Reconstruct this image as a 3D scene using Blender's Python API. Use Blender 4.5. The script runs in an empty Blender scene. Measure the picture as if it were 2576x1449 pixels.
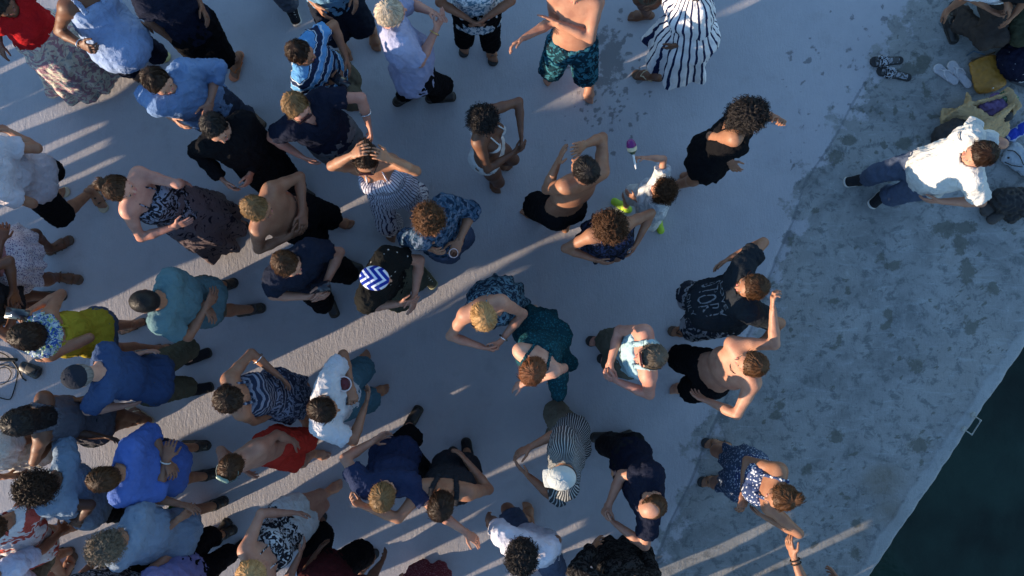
import bpy, math, random
import numpy as np
from mathutils import Vector

# ------------------------------------------------------------------ camera, sky, sun, exposure
scene = bpy.context.scene
COL = scene.collection
CAM_H = 7.0
PPM = 2576 / 8.4            # photograph units (2576 wide) per metre on the ground

camd = bpy.data.cameras.new("camera"); cam = bpy.data.objects.new("camera", camd); COL.objects.link(cam)
cam.location = (0, 0, CAM_H); cam.rotation_euler = (0, 0, 0)
camd.sensor_width = 36; camd.lens = 36 * CAM_H / 8.4
camd.clip_start = 0.1; camd.clip_end = 2000
scene.camera = cam

SUN_DIR = math.radians(25.0)      # light travels towards +x, 25 deg towards +y
SUN_EL = math.radians(10.5)
world = bpy.data.worlds.new("World"); scene.world = world; world.use_nodes = True
wn = world.node_tree; wn.nodes.clear()
wo = wn.nodes.new("ShaderNodeOutputWorld"); wb = wn.nodes.new("ShaderNodeBackground"); sky = wn.nodes.new("ShaderNodeTexSky")
sky.sky_type = 'NISHITA'; sky.sun_disc = False; sky.sun_elevation = SUN_EL; sky.sun_rotation = math.radians(245)
sky.air_density = 1.0; sky.dust_density = 0.0; sky.ozone_density = 2.6
wb.inputs[1].default_value = 0.15
wn.links.new(sky.outputs[0], wb.inputs[0]); wn.links.new(wb.outputs[0], wo.inputs[0])
sund = bpy.data.lights.new("sun", 'SUN'); sund.energy = 3.9; sund.angle = math.radians(0.5); sund.color = (1.0, 0.78, 0.56)
sun = bpy.data.objects.new("sun", sund); COL.objects.link(sun)
ld = Vector((math.cos(SUN_DIR) * math.cos(SUN_EL), math.sin(SUN_DIR) * math.cos(SUN_EL), -math.sin(SUN_EL)))
sun.rotation_euler = ld.to_track_quat('-Z', 'Y').to_euler()
scene.view_settings.view_transform = 'Standard'; scene.view_settings.look = 'None'
scene.view_settings.exposure = 1.4; scene.view_settings.gamma = 1.0; scene.view_settings.use_curve_mapping = False
scene.cycles.max_bounces = 5

# ------------------------------------------------------------------ helpers
V = lambda *a: np.array(a, dtype=np.float64)
def nrm(v):
    n = np.linalg.norm(v); return v / n if n > 1e-9 else v
def at(u, v, z=0.0):
    """photograph position (2576x1449 units) and a real height -> world point"""
    s = (CAM_H - z) / CAM_H / PPM
    return V((u - 1288) * s, (724.5 - v) * s, z)

def tag(o, label=None, cat=None, group=None, kind=None):
    if label: o['label'] = label
    if cat: o['category'] = cat
    if group: o['group'] = group
    if kind: o['kind'] = kind
    return o
def empty(name, loc=(0, 0, 0)):
    o = bpy.data.objects.new(name, None); COL.objects.link(o); o.location = tuple(loc); o.empty_display_size = .1
    return o
def link(name, me, parent=None, mats=(), smooth=True):
    o = bpy.data.objects.new(name, me); COL.objects.link(o)
    for m in mats: me.materials.append(m)
    if smooth:
        me.polygons.foreach_set('use_smooth', np.ones(len(me.polygons), dtype=bool))
    if parent is not None:
        o.parent = parent
        if parent.parent is None:
            o.location = -Vector(parent.location) if parent.type == 'EMPTY' else (0, 0, 0)
    return o

def E(a, b, ra, rb=None, L=None, k=.02, flat=(0, 0), sub=False):
    """segment with (elliptical) section: ra, rb scalar or (radius along L, radius across)"""
    if rb is None: rb = ra
    if np.isscalar(ra): ra = (ra, ra)
    if np.isscalar(rb): rb = (rb, rb)
    return dict(t='E', a=np.asarray(a, float), b=np.asarray(b, float), ra=ra, rb=rb, L=L, k=k, flat=flat, sub=sub)
def S(c, r, ax=None, k=.02, sub=False):
    """ellipsoid"""
    if np.isscalar(r): r = (r, r, r)
    return dict(t='S', c=np.asarray(c, float), r=np.asarray(r, float), ax=np.eye(3) if ax is None else np.asarray(ax), k=k, sub=sub)
def CUT(p, n, box=None, rad=.5):
    """remove what lies on the side n points to, within rad of p"""
    return dict(t='C', p=np.asarray(p, float), n=nrm(np.asarray(n, float)), rad=rad, k=0, sub=False)

def _bb(q):
    if q['t'] == 'E':
        R = max(*q['ra'], *q['rb']); return np.minimum(q['a'], q['b']) - R, np.maximum(q['a'], q['b']) + R
    if q['t'] == 'S':
        e = np.abs(q['ax'].T * q['r']).sum(1) if False else np.sqrt(((q['ax'].T * q['r']) ** 2).sum(1)); return q['c'] - e, q['c'] + e
    return q['p'] - q['rad'], q['p'] + q['rad']

def _dist(q, X, Y, Z):
    if q['t'] == 'C':
        return (X - q['p'][0]) * q['n'][0] + (Y - q['p'][1]) * q['n'][1] + (Z - q['p'][2]) * q['n'][2]
    if q['t'] == 'S':
        c = q['c']; A = q['ax']; r = q['r']; s = 0
        x, y, z = X - c[0], Y - c[1], Z - c[2]
        for i in range(3):
            s = s + ((x * A[i, 0] + y * A[i, 1] + z * A[i, 2]) / r[i]) ** 2
        return (np.sqrt(s) - 1) * r.min()
    a, b = q['a'], q['b']; ab = b - a; l2 = max(ab @ ab, 1e-10); ln = math.sqrt(l2)
    x, y, z = X - a[0], Y - a[1], Z - a[2]
    tr = (x * ab[0] + y * ab[1] + z * ab[2]) / l2
    t = np.clip(tr, 0, 1)
    x, y, z = x - t * ab[0], y - t * ab[1], z - t * ab[2]
    ra, rb = q['ra'], q['rb']
    if q['L'] is None and ra[0] == ra[1] and rb[0] == rb[1]:
        d = np.sqrt(x * x + y * y + z * z) - (ra[0] + (rb[0] - ra[0]) * t)
    else:
        U = ab / ln; L = q['L'] if q['L'] is not None else V(1, 0, 0)
        L = nrm(L - U * (L @ U)); D = np.cross(U, L)
        rx = ra[0] + (rb[0] - ra[0]) * t; ry = ra[1] + (rb[1] - ra[1]) * t
        ql = x * L[0] + y * L[1] + z * L[2]; qd = x * D[0] + y * D[1] + z * D[2]; qa = x * U[0] + y * U[1] + z * U[2]
        mn = np.minimum(rx, ry)
        d = (np.sqrt((ql / rx) ** 2 + (qd / ry) ** 2 + (qa / mn) ** 2) - 1) * mn
    if q['flat'][0]: d = np.maximum(d, -tr * ln)
    if q['flat'][1]: d = np.maximum(d, (tr - 1) * ln)
    return d

def sdf_mesh(prims, cell):
    """smooth union of the primitives, extracted as one closed quad surface (surface nets)"""
    lo = np.full(3, 1e9); hi = -lo
    for q in prims:
        if q['sub'] or q['t'] == 'C': continue
        l, h = _bb(q); lo = np.minimum(lo, l); hi = np.maximum(hi, h)
    lo -= 3 * cell; hi += 3 * cell
    n = np.ceil((hi - lo) / cell).astype(int) + 1
    D = np.full(n, .15, dtype=np.float32)
    ax = [(lo[i] + cell * np.arange(n[i])).astype(np.float32) for i in range(3)]
    for q in prims:
        l, h = _bb(q); m = q['k'] + 2.5 * cell + .015
        i0 = np.clip(((l - m - lo) / cell).astype(int), 0, n); i1 = np.clip(((h + m - lo) / cell).astype(int) + 2, 0, n)
        if (i1 <= i0).any(): continue
        sl = tuple(slice(i0[i], i1[i]) for i in range(3))
        X = ax[0][sl[0]][:, None, None]; Y = ax[1][sl[1]][None, :, None]; Z = ax[2][sl[2]][None, None, :]
        d = _dist(q, X, Y, Z).astype(np.float32); o = D[sl]
        if q['t'] == 'C':
            r = np.sqrt((X - q['p'][0]) ** 2 + (Y - q['p'][1]) ** 2 + (Z - q['p'][2]) ** 2)
            D[sl] = np.where(r < q['rad'], np.maximum(o, d), o)
        elif q['sub']: D[sl] = np.maximum(o, -d)
        elif q['k'] > 0:
            hh = np.maximum(q['k'] - np.abs(o - d), 0) / q['k']
            D[sl] = np.minimum(o, d) - hh * hh * q['k'] * .25
        else: D[sl] = np.minimum(o, d)
    N = D < 0
    c = [N[:-1, :-1, :-1]]
    cnt = np.zeros(tuple(n - 1), np.int8)
    for i in (0, 1):
        for j in (0, 1):
            for k in (0, 1):
                cnt += N[i:n[0] - 1 + i, j:n[1] - 1 + j, k:n[2] - 1 + k]
    act = (cnt > 0) & (cnt < 8)
    idx = np.full(act.shape, -1, np.int32); I = np.argwhere(act); idx[act] = np.arange(len(I))
    cor = np.array([(i, j, k) for i in (0, 1) for j in (0, 1) for k in (0, 1)])
    P = np.zeros((len(I), 3)); W = np.zeros(len(I))
    vals = [D[I[:, 0] + c_[0], I[:, 1] + c_[1], I[:, 2] + c_[2]] for c_ in cor]
    for e0 in range(8):
        for e1 in range(e0 + 1, 8):
            if np.abs(cor[e0] - cor[e1]).sum() != 1: continue
            v0, v1 = vals[e0], vals[e1]; m = (v0 < 0) != (v1 < 0)
            t = np.where(m, v0 / np.where(m, v0 - v1, 1), 0)
            P += np.where(m[:, None], cor[e0] + t[:, None] * (cor[e1] - cor[e0]), 0); W += m
    P = (P / np.maximum(W, 1)[:, None] + I) * cell + lo
    F = []
    for a_ in range(3):
        b_, c_ = (a_ + 1) % 3, (a_ + 2) % 3
        s0 = [slice(1, n[i] - 1) for i in range(3)]; s1 = list(s0)
        s0[a_] = slice(0, n[a_] - 1); s1[a_] = slice(1, n[a_])
        A, B = N[tuple(s0)], N[tuple(s1)]
        for flip, M in ((False, A & ~B), (True, ~A & B)):
            J = np.argwhere(M)
            if not len(J): continue
            J[:, b_] += 1; J[:, c_] += 1
            def g(db, dc):
                K = J.copy(); K[:, b_] += db; K[:, c_] += dc; return idx[K[:, 0], K[:, 1], K[:, 2]]
            q = [g(-1, -1), g(0, -1), g(0, 0), g(-1, 0)]
            if flip: q = q[::-1]
            F.append(np.stack(q, 1))
    F = np.concatenate(F) if F else np.zeros((0, 4), int)
    F = F[(F >= 0).all(1)]
    return P, F

def smooth_mesh(P, F, it=1, f=.5):
    for _ in range(it):
        A = np.zeros_like(P); c = np.zeros(len(P))
        for i in range(4):
            j = (i + 1) % 4
            for s, t in ((i, j), (j, i)):
                for d in range(3): A[:, d] += np.bincount(F[:, s], P[F[:, t], d], len(P))
                c += np.bincount(F[:, s], minlength=len(P))
        P = P * (1 - f) + f * A / np.maximum(c, 1)[:, None]
    return P
def vnormals(P, F):
    fn = np.cross(P[F[:, 2]] - P[F[:, 0]], P[F[:, 3]] - P[F[:, 1]])
    Nn = np.zeros_like(P)
    for i in range(4):
        for d in range(3): Nn[:, d] += np.bincount(F[:, i], fn[:, d], len(P))
    return Nn / np.maximum(np.linalg.norm(Nn, axis=1), 1e-12)[:, None]
def wob(P, wl, seed, octs=2):
    """smooth pseudo-noise in about -1..1, wavelength wl"""
    r = np.random.RandomState(seed); out = 0; amp = 1
    for o in range(octs):
        q, _ = np.linalg.qr(r.randn(3, 3)); Q = P @ q * (2 * math.pi / wl) + r.rand(3) * 20
        Q = Q + .6 * np.sin(Q[:, [1, 2, 0]] * .7 + 1.3)
        out = out + amp * (np.sin(Q[:, 0]) * np.cos(Q[:, 1]) + np.sin(Q[:, 1]) * np.cos(Q[:, 2]) + np.sin(Q[:, 2]) * np.cos(Q[:, 0])) / 1.5
        wl *= .5; amp *= .5
    return out / 1.5

def mesh_from(name, parts):
    """parts: list of (P, F quads); one mesh"""
    o = 0; Ps = []; Fs = []
    for P, F in parts:
        Ps.append(P); Fs.append(F + o); o += len(P)
    P = np.concatenate(Ps); F = np.concatenate(Fs)
    me = bpy.data.meshes.new(name)
    me.vertices.add(len(P)); me.vertices.foreach_set('co', P.astype(np.float32).ravel())
    me.loops.add(F.size); me.loops.foreach_set('vertex_index', F.astype(np.int32).ravel())
    me.polygons.add(len(F)); me.polygons.foreach_set('loop_start', np.arange(0, F.size, 4, dtype=np.int32))
    me.polygons.foreach_set('loop_total', np.full(len(F), 4, np.int32))
    me.update(calc_edges=True); me.validate()
    return me
def set_attr(me, name, vec):
    a = me.attributes.new(name, 'FLOAT_VECTOR', 'POINT'); a.data.foreach_set('vector', vec.astype(np.float32).ravel())
def set_fattr(me, name, val):
    a = me.attributes.new(name, 'FLOAT', 'POINT'); a.data.foreach_set('value', val.astype(np.float32).ravel())

# ------------------------------------------------------------------ materials
MATS = {}
class NB:
    def __init__(s, name):
        s.m = bpy.data.materials.new(name); s.m.use_nodes = True; s.t = s.m.node_tree; s.n = s.t.nodes
        s.b = s.n["Principled BSDF"]
    def new(s, ty, **kw):
        n = s.n.new(ty)
        for k, v in kw.items():
            if k.startswith('i_'):
                key = k[2:]; key = int(key) if key.isdigit() else key.replace('_', ' ')
                n.inputs[key].default_value = v
            else: setattr(n, k, v)
        return n
    def l(s, a, b): s.t.links.new(a, b)
    def math(s, op, a, b=None, c=None):
        n = s.n.new('ShaderNodeMath'); n.operation = op
        for i, x in enumerate((a, b, c)):
            if x is None: continue
            if hasattr(x, 'links'): s.l(x, n.inputs[i])
            else: n.inputs[i].default_value = x
        return n.outputs[0]
    def mix(s, f, a, b):
        n = s.n.new('ShaderNodeMix'); n.data_type = 'RGBA'
        for i, x in ((0, f), (6, a), (7, b)):
            if hasattr(x, 'links'): s.l(x, n.inputs[i])
            else: n.inputs[i].default_value = x if i == 0 else (*x[:3], 1)
        return n.outputs[2]
    def ramp(s, f, pts):
        n = s.n.new('ShaderNodeValToRGB'); e = n.color_ramp.elements
        while len(e) < len(pts): e.new(.5)
        for i, (p, c) in enumerate(pts):
            e[i].position = p; e[i].color = (c, c, c, 1) if np.isscalar(c) else (*c, 1)
        s.l(f, n.inputs[0]); return n.outputs[0]
    def noise(s, vec, scale, detail=3, rough=.55):
        n = s.new('ShaderNodeTexNoise', i_Scale=scale, i_Detail=detail, i_Roughness=rough)
        if vec is not None: s.l(vec, n.inputs['Vector'])
        return n.outputs[0]
    def bump(s, h, strength=.3, dist=.01):
        n = s.new('ShaderNodeBump', i_Strength=strength, i_Distance=dist); s.l(h, n.inputs['Height']); s.l(n.outputs[0], s.b.inputs['Normal'])
def c3(c): return tuple(c) if not np.isscalar(c) else (c, c, c)

def skin_mat(tone):
    k = 'skin_' + tone
    if k in MATS: return MATS[k]
    base = dict(pale=(.50, .28, .20), pink=(.48, .235, .17), fair=(.40, .205, .135), tan=(.29, .14, .08), olive=(.22, .105, .06), brown=(.14, .064, .036), dark=(.075, .036, .022))[tone]
    b = NB(k); tc = b.new('ShaderNodeTexCoord').outputs['Object']
    f = b.noise(tc, 14, 4); f2 = b.noise(tc, 60, 2)
    c = b.mix(b.ramp(f, [(.3, 0), (.7, 1)]), tuple(x * y for x, y in zip(base, (.86, .76, .74))), tuple(min(1, x * y) for x, y in zip(base, (1.1, 1.12, 1.1))))
    c = b.mix(b.ramp(f2, [(.62, 0), (.75, .35)]), c, tuple(x * .6 for x in base))
    b.l(c, b.b.inputs['Base Color']); b.b.inputs['Roughness'].default_value = .52
    b.b.inputs['Specular IOR Level'].default_value = .35
    b.bump(b.noise(tc, 120, 3), .25, .004)
    MATS[k] = b.m; return b.m
def hair_mat(col, curly=False):
    k = 'hair_%s_%d' % (col, curly)
    if k in MATS: return MATS[k]
    base = dict(black=(.012, .010, .010), dark=(.020, .010, .006), brown=(.048, .022, .010), auburn=(.12, .045, .02), chestnut=(.075, .034, .015), blond=(.33, .19, .08), darkblond=(.15, .085, .036), grey=(.24, .22, .2), greybrown=(.11, .085, .062), white=(.42, .34, .25), ginger=(.22, .085, .03))[col]
    b = NB(k); a = b.new('ShaderNodeAttribute', attribute_name='hs').outputs['Vector']
    mp = b.new('ShaderNodeMapping'); mp.inputs['Scale'].default_value = (150, 70, 5) if not curly else (30, 30, 22); b.l(a, mp.inputs[0])
    f = b.noise(mp.outputs[0], 1.0, 4, .6)
    c = b.mix(b.ramp(f, [(.32, 0), (.68, 1)]), tuple(x * .45 for x in base), tuple(min(1, x * 1.6) for x in base))
    tn = b.new('ShaderNodeAttribute', attribute_name='tone').outputs['Fac']
    c = b.mix(tn, c, tuple(min(1, x * 1.35) for x in base)); c = b.mix(b.ramp(tn, [(0, .55), (.35, 0)]), c, tuple(x * .35 for x in base))
    b.l(c, b.b.inputs['Base Color']); b.b.inputs['Roughness'].default_value = .45 if not curly else .6
    b.b.inputs['Specular IOR Level'].default_value = .14
    b.bump(f, .4, .005)
    MATS[k] = b.m; return b.m
def plain(name, col, rough=.6, metal=0, spec=.5, bump=0, bscale=80, var=.15):
    if name in MATS: return MATS[name]
    b = NB(name); tc = b.new('ShaderNodeTexCoord').outputs['Object']
    f = b.noise(tc, 22, 4)
    c = b.mix(b.ramp(f, [(.3, 0), (.7, 1)]), tuple(x * (1 - var) for x in col), tuple(min(1, x * (1 + var)) for x in col))
    b.l(c, b.b.inputs['Base Color'])
    b.b.inputs['Roughness'].default_value = rough; b.b.inputs['Metallic'].default_value = metal; b.b.inputs['Specular IOR Level'].default_value = spec
    if bump: b.bump(b.noise(tc, bscale, 3), bump, .004)
    MATS[name] = b.m; return b.m

def cloth(name, pat='plain', a=(.5, .5, .5), b=(.1, .1, .1), c=None, sc=1.0, rough=.88):
    """woven cloth; pattern follows the garment's own coordinates (attribute bc: across, depth, up; metres)"""
    k = 'cloth_' + name
    if k in MATS: return MATS[k]
    N = NB(k); at_ = N.new('ShaderNodeAttribute', attribute_name='bc').outputs['Vector']
    sp = N.new('ShaderNodeSeparateXYZ'); N.l(at_, sp.inputs[0]); X, Y, Z = sp.outputs
    def band(v, period, duty):
        f = N.math('FRACT', N.math('MULTIPLY', v, 1 / period)); return N.math('LESS_THAN', f, duty)
    col = None
    if pat == 'hstripe': col = N.mix(band(Z, .075 * sc, .42), a, b)
    elif pat == 'polo':
        m1 = band(Z, .11, .5); col = N.mix(m1, a, b); col = N.mix(band(N.math('ADD', Z, .012), .055, .14), col, c)
    elif pat == 'vstripe':
        ang = N.math('ADD', N.math('MULTIPLY', N.math('ARCTAN2', X, N.math('ADD', Y, .0001)), .16), N.math('MULTIPLY', N.noise(at_, 5, 1), .03)); col = N.mix(band(ang, .04 * sc, .3), a, b)
    elif pat == 'plaid':
        m = N.math('ADD', band(X, .06 * sc, .4), band(Z, .06 * sc, .4)); col = N.ramp(N.math('MULTIPLY', m, .5), [(0, a), (.5, b), (1, c or a)])
        col = N.mix(N.ramp(N.noise(at_, 30, 3), [(.52, 0), (.6, .8)]), col, tuple(min(1, x * 2.5 + .12) for x in a))
    elif pat == 'dots':
        v = N.new('ShaderNodeTexVoronoi', i_Scale=42 / sc); N.l(at_, v.inputs['Vector']); col = N.mix(N.math('LESS_THAN', v.outputs[0], .34), a, b)
    elif pat in ('floral', 'print'):
        v = N.new('ShaderNodeTexNoise', i_Scale=13 / sc, i_Detail=2, i_Distortion=2.2); N.l(at_, v.inputs['Vector'])
        m = N.ramp(v.outputs[0], [(.50, 0), (.53, 1)]); col = N.mix(m, a, b)
        if c is not None:
            v2 = N.new('ShaderNodeTexNoise', i_Scale=19 / sc, i_Detail=2, i_Distortion=1.6); N.l(at_, v2.inputs['Vector'])
            col = N.mix(N.ramp(v2.outputs[0], [(.58, 0), (.61, 1)]), col, c)
    elif pat == 'speck':
        v = N.new('ShaderNodeTexVoronoi', i_Scale=16 / sc); N.l(at_, v.inputs['Vector']); col = N.mix(N.math('LESS_THAN', v.outputs[0], .1), a, b)
    elif pat == 'zig':
        t = N.math('PINGPONG', X, .03 * sc); col = N.mix(band(N.math('ADD', Z, N.math('MULTIPLY', t, 1.2)), .028 * sc, .4), a, b)
    else: col = N.mix(0.0, a, a)
    tc = N.new('ShaderNodeTexCoord').outputs['Object']
    w = N.ramp(N.noise(tc, 9, 4), [(.3, .8), (.7, 1.0)])
    mm = N.new('ShaderNodeMix', data_type='RGBA', blend_type='MULTIPLY'); mm.inputs[0].default_value = 1; N.l(col, mm.inputs[6]); N.l(w, mm.inputs[7])
    N.l(mm.outputs[2], N.b.inputs['Base Color']); N.b.inputs['Roughness'].default_value = rough; N.b.inputs['Specular IOR Level'].default_value = .06
    st = N.new('ShaderNodeTexNoise', i_Scale=16, i_Detail=3, i_Distortion=1.5); N.l(tc, st.inputs['Vector'])
    N.bump(st.outputs[0], .7, .022)
    MATS[k] = N.m; return N.m
# ------------------------------------------------------------------ water, pier
def water_mat():
    N = NB('sea_water'); tc = N.new('ShaderNodeTexCoord').outputs['Object']
    f = N.noise(tc, 1.1, 3); N.l(N.mix(N.ramp(f, [(.35, 0), (.6, 1)]), (.010, .016, .013), (.017, .036, .029)), N.b.inputs['Base Color'])
    N.b.inputs['Roughness'].default_value = .12; N.b.inputs['Specular IOR Level'].default_value = .18
    N.bump(N.noise(tc, 3.2, 4), .25, .06); return N.m
def quad_sheet(name, x0, x1, y0, y1, z, mat, kind='structure'):
    me = bpy.data.meshes.new(name); me.from_pydata([(x0, y0, z), (x1, y0, z), (x1, y1, z), (x0, y1, z)], [], [(0, 1, 2, 3)])
    o = bpy.data.objects.new(name, me); COL.objects.link(o); me.materials.append(mat); o['kind'] = kind; return o
w_ = quad_sheet('sea', -600, 600, -600, 600, -1.1, water_mat()); w_['label'] = 'dark green sea water beside the concrete pier'

# pier edge line through two photograph points
eA, eB = at(2576, 872), at(2188, 1449); eslope = (eA[0] - eB[0]) / (eA[1] - eB[1])
def edge_x(y): return eB[0] + (y - eB[1]) * eslope
SEAM = [(2330, -60), (2172, 220), (2025, 467), (1960, 640), (1803, 1056), (1630, 1449), (1560, 1620)]
SEAMW = [at(*p) for p in SEAM]
def seam_x(y):
    ys = [p[1] for p in SEAMW][::-1]; xs = [p[0] for p in SEAMW][::-1]; return np.interp(y, ys, xs)

def pier_mat():
    N = NB('pier_concrete'); geo = N.new('ShaderNodeTexCoord').outputs['Object']
    g = lambda n: N.new('ShaderNodeAttribute', attribute_name=n).outputs['Fac']
    slab, wet, curb, seam, brown = g('slab'), g('wet'), g('curb'), g('seam'), g('brown')
    n1 = N.noise(geo, 1.3, 5); n2 = N.noise(geo, 9, 6, .65); n3 = N.noise(geo, 60, 4, .7); n4 = N.noise(geo, 3.3, 7, .7)
    smooth_c = N.mix(N.ramp(n1, [(.3, 0), (.7, 1)]), (.380, .378, .402), (.438, .430, .450))
    smooth_c = N.mix(N.ramp(n2, [(.35, .22), (.65, 0)]), smooth_c, (.31, .305, .33))
    wv = N.new('ShaderNodeTexNoise', i_Scale=2.3, i_Detail=8, i_Roughness=.68, i_Distortion=.9); N.l(geo, wv.inputs['Vector'])
    smooth_c = N.mix(N.ramp(n4, [(.30, .35), (.45, 0)]), smooth_c, (.27, .262, .262))
    smooth_c = N.mix(N.ramp(n3, [(.68, 0), (.74, .4)]), smooth_c, (.22, .21, .21))
    rough_c = N.mix(N.ramp(wv.outputs[0], [(.34, 0), (.66, 1)]), (.155, .165, .168), (.315, .325, .325))
    rough_c = N.mix(N.ramp(N.noise(geo, .75, 3), [(.35, 0), (.65, .6)]), rough_c, (.30, .29, .27))
    wv2 = N.new('ShaderNodeTexNoise', i_Scale=10, i_Detail=8, i_Roughness=.74, i_Distortion=.45); N.l(geo, wv2.inputs['Vector'])
    rough_c = N.mix(N.ramp(wv2.outputs[0], [(.52, 0), (.60, .75)]), rough_c, (.115, .125, .128))
    rough_c = N.mix(N.ramp(wv2.outputs[0], [(.30, .55), (.40, 0)]), rough_c, (.45, .46, .455))
    mp = N.new('ShaderNodeMapping'); mp.inputs['Rotation'].default_value = (0, 0, math.radians(38)); mp.inputs['Scale'].default_value = (4, 19, 1); N.l(geo, mp.inputs[0])
    sc = N.new('ShaderNodeTexNoise', i_Scale=1.0, i_Detail=6, i_Roughness=.7, i_Distortion=.8); N.l(mp.outputs[0], sc.inputs['Vector'])
    rough_c = N.mix(N.ramp(sc.outputs[0], [(.54, 0), (.66, .35)]), rough_c, (.40, .43, .44))
    rough_c = N.mix(N.ramp(n3, [(.60, 0), (.70, .65)]), rough_c, (.10, .115, .12))
    sl = N.math('ADD', slab, N.math('MULTIPLY', N.math('SUBTRACT', n2, .5), 1.5)); slr = N.ramp(sl, [(.42, 0), (.58, 1)])
    c = N.mix(slr, smooth_c, rough_c)
    br = N.ramp(N.math('ADD', brown, N.math('MULTIPLY', N.math('SUBTRACT', n2, .5), .9)), [(.4, 0), (.9, .6)])
    c = N.mix(br, c, (.19, .165, .13))
    wm = N.ramp(N.math('ADD', wet, N.math('MULTIPLY', N.math('SUBTRACT', N.noise(geo, 15, 6, .72), .5), 1.5)), [(.44, 0), (.62, .75)])
    c = N.mix(wm, c, N.mix(slr, (.13, .13, .135), (.088, .090, .072)))
    c = N.mix(N.ramp(N.math('ADD', curb, N.math('MULTIPLY', N.math('SUBTRACT', n2, .5), .9)), [(.45, 0), (.7, .5)]), c, (.36, .38, .385))
    c = N.mix(N.ramp(N.math('ADD', seam, N.math('MULTIPLY', N.math('SUBTRACT', n2, .5), .9)), [(.5, 0), (.8, .45)]), c, (.10, .11, .12))
    N.l(c, N.b.inputs['Base Color']); N.b.inputs['Specular IOR Level'].default_value = .3
    N.l(N.ramp(wm, [(0, .9), (.8, .55)]), N.b.inputs['Roughness'])
    # broom-finished relief: short ridges across the light
    m2 = N.new('ShaderNodeMapping'); m2.inputs['Rotation'].default_value = (0, 0, math.radians(25)); m2.inputs['Scale'].default_value = (95, 22, 1); N.l(geo, m2.inputs[0])
    m3 = N.new('ShaderNodeMapping'); m3.inputs['Rotation'].default_value = (0, 0, math.radians(18)); m3.inputs['Scale'].default_value = (38, 9, 1); N.l(geo, m3.inputs[0])
    r1 = N.noise(m2.outputs[0], 1.0, 3, .6); r2 = N.noise(m3.outputs[0], 1.0, 3, .6)
    h = N.math('ADD', N.math('MULTIPLY', r1, .5), N.math('MULTIPLY', r2, .75)); h = N.math('ADD', h, N.math('MULTIPLY', N.noise(geo, 55, 5, .75), .8))
    N.bump(h, .5, .0085)
    return N.m
PIER_MAT = pier_mat()
# stains: (u, v, radius u, radius v, strength)
STAINS = [(2379, 576, 32, 20, 1), (2432, 572, 32, 15, 1), (2415, 612, 18, 30, 1), (2435, 682, 18, 30, 1), (2495, 726, 18, 17, 1), (2245, 669, 24, 14, .9), (2215, 650, 14, 16, .8), (2442, 822, 20, 20, .9), (1985, 599, 16, 19, 1),
          (2232, 789, 13, 12, 1), (2228, 822, 16, 10, .9), (2240, 806, 8, 14, .9), (2202, 729, 14, 16, .6), (2100, 757, 19, 8, 1), (2132, 729, 8, 13, .9), (2128, 705, 10, 6, .8), (2112, 856, 9, 20, .9), (2095, 874, 10, 6, .9), (2049, 529, 15, 9, .8), (2315, 499, 22, 12, .9), (2345, 510, 10, 18, .7),
          (2287, 177, 24, 19, 1), (2322, 157, 22, 22, 1), (2300, 140, 20, 20, .6), (2329, 233, 15, 25, .75), (2135, 353, 20, 14, 1), (2102, 397, 18, 18, 1), (2070, 400, 14, 10, .7), (2275, 363, 24, 16, .95), (2310, 350, 18, 12, .7), (2352, 293, 22, 6, .9), (2292, 287, 8, 15, .8), (2250, 277, 7, 15, .8), (2220, 350, 12, 10, .6),
          (1950, 1046, 14, 14, 1), (1963, 1019, 14, 12, .9), (1930, 1006, 14, 7, .9), (1922, 1062, 5, 5, 1), (2103, 1099, 20, 16, .9), (2027, 1183, 18, 14, .9), (2153, 1316, 12, 12, 1), (2000, 1130, 8, 6, .8), (2150, 1392, 20, 18, .8), (2312, 1120, 26, 22, .9), (2305, 918, 24, 22, .85), (2360, 1100, 10, 8, .7),
          (1532, 150, 24, 50, 1), (1548, 122, 16, 36, .9), (1515, 95, 18, 26, .8), (1500, 60, 10, 30, .8), (1515, 205, 30, 16, .85), (1558, 160, 14, 34, .8), (1480, 215, 14, 16, .7), (2130, 1255, 20, 10, .7), (2060, 1230, 8, 16, .7), (2045, 780, 10, 6, .7), (2395, 770, 8, 5, .8), (2340, 755, 8, 5, .8), (2060, 800, 9, 4, .9), (2200, 615, 10, 8, .7), (2150, 625, 12, 7, .6)]
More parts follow.
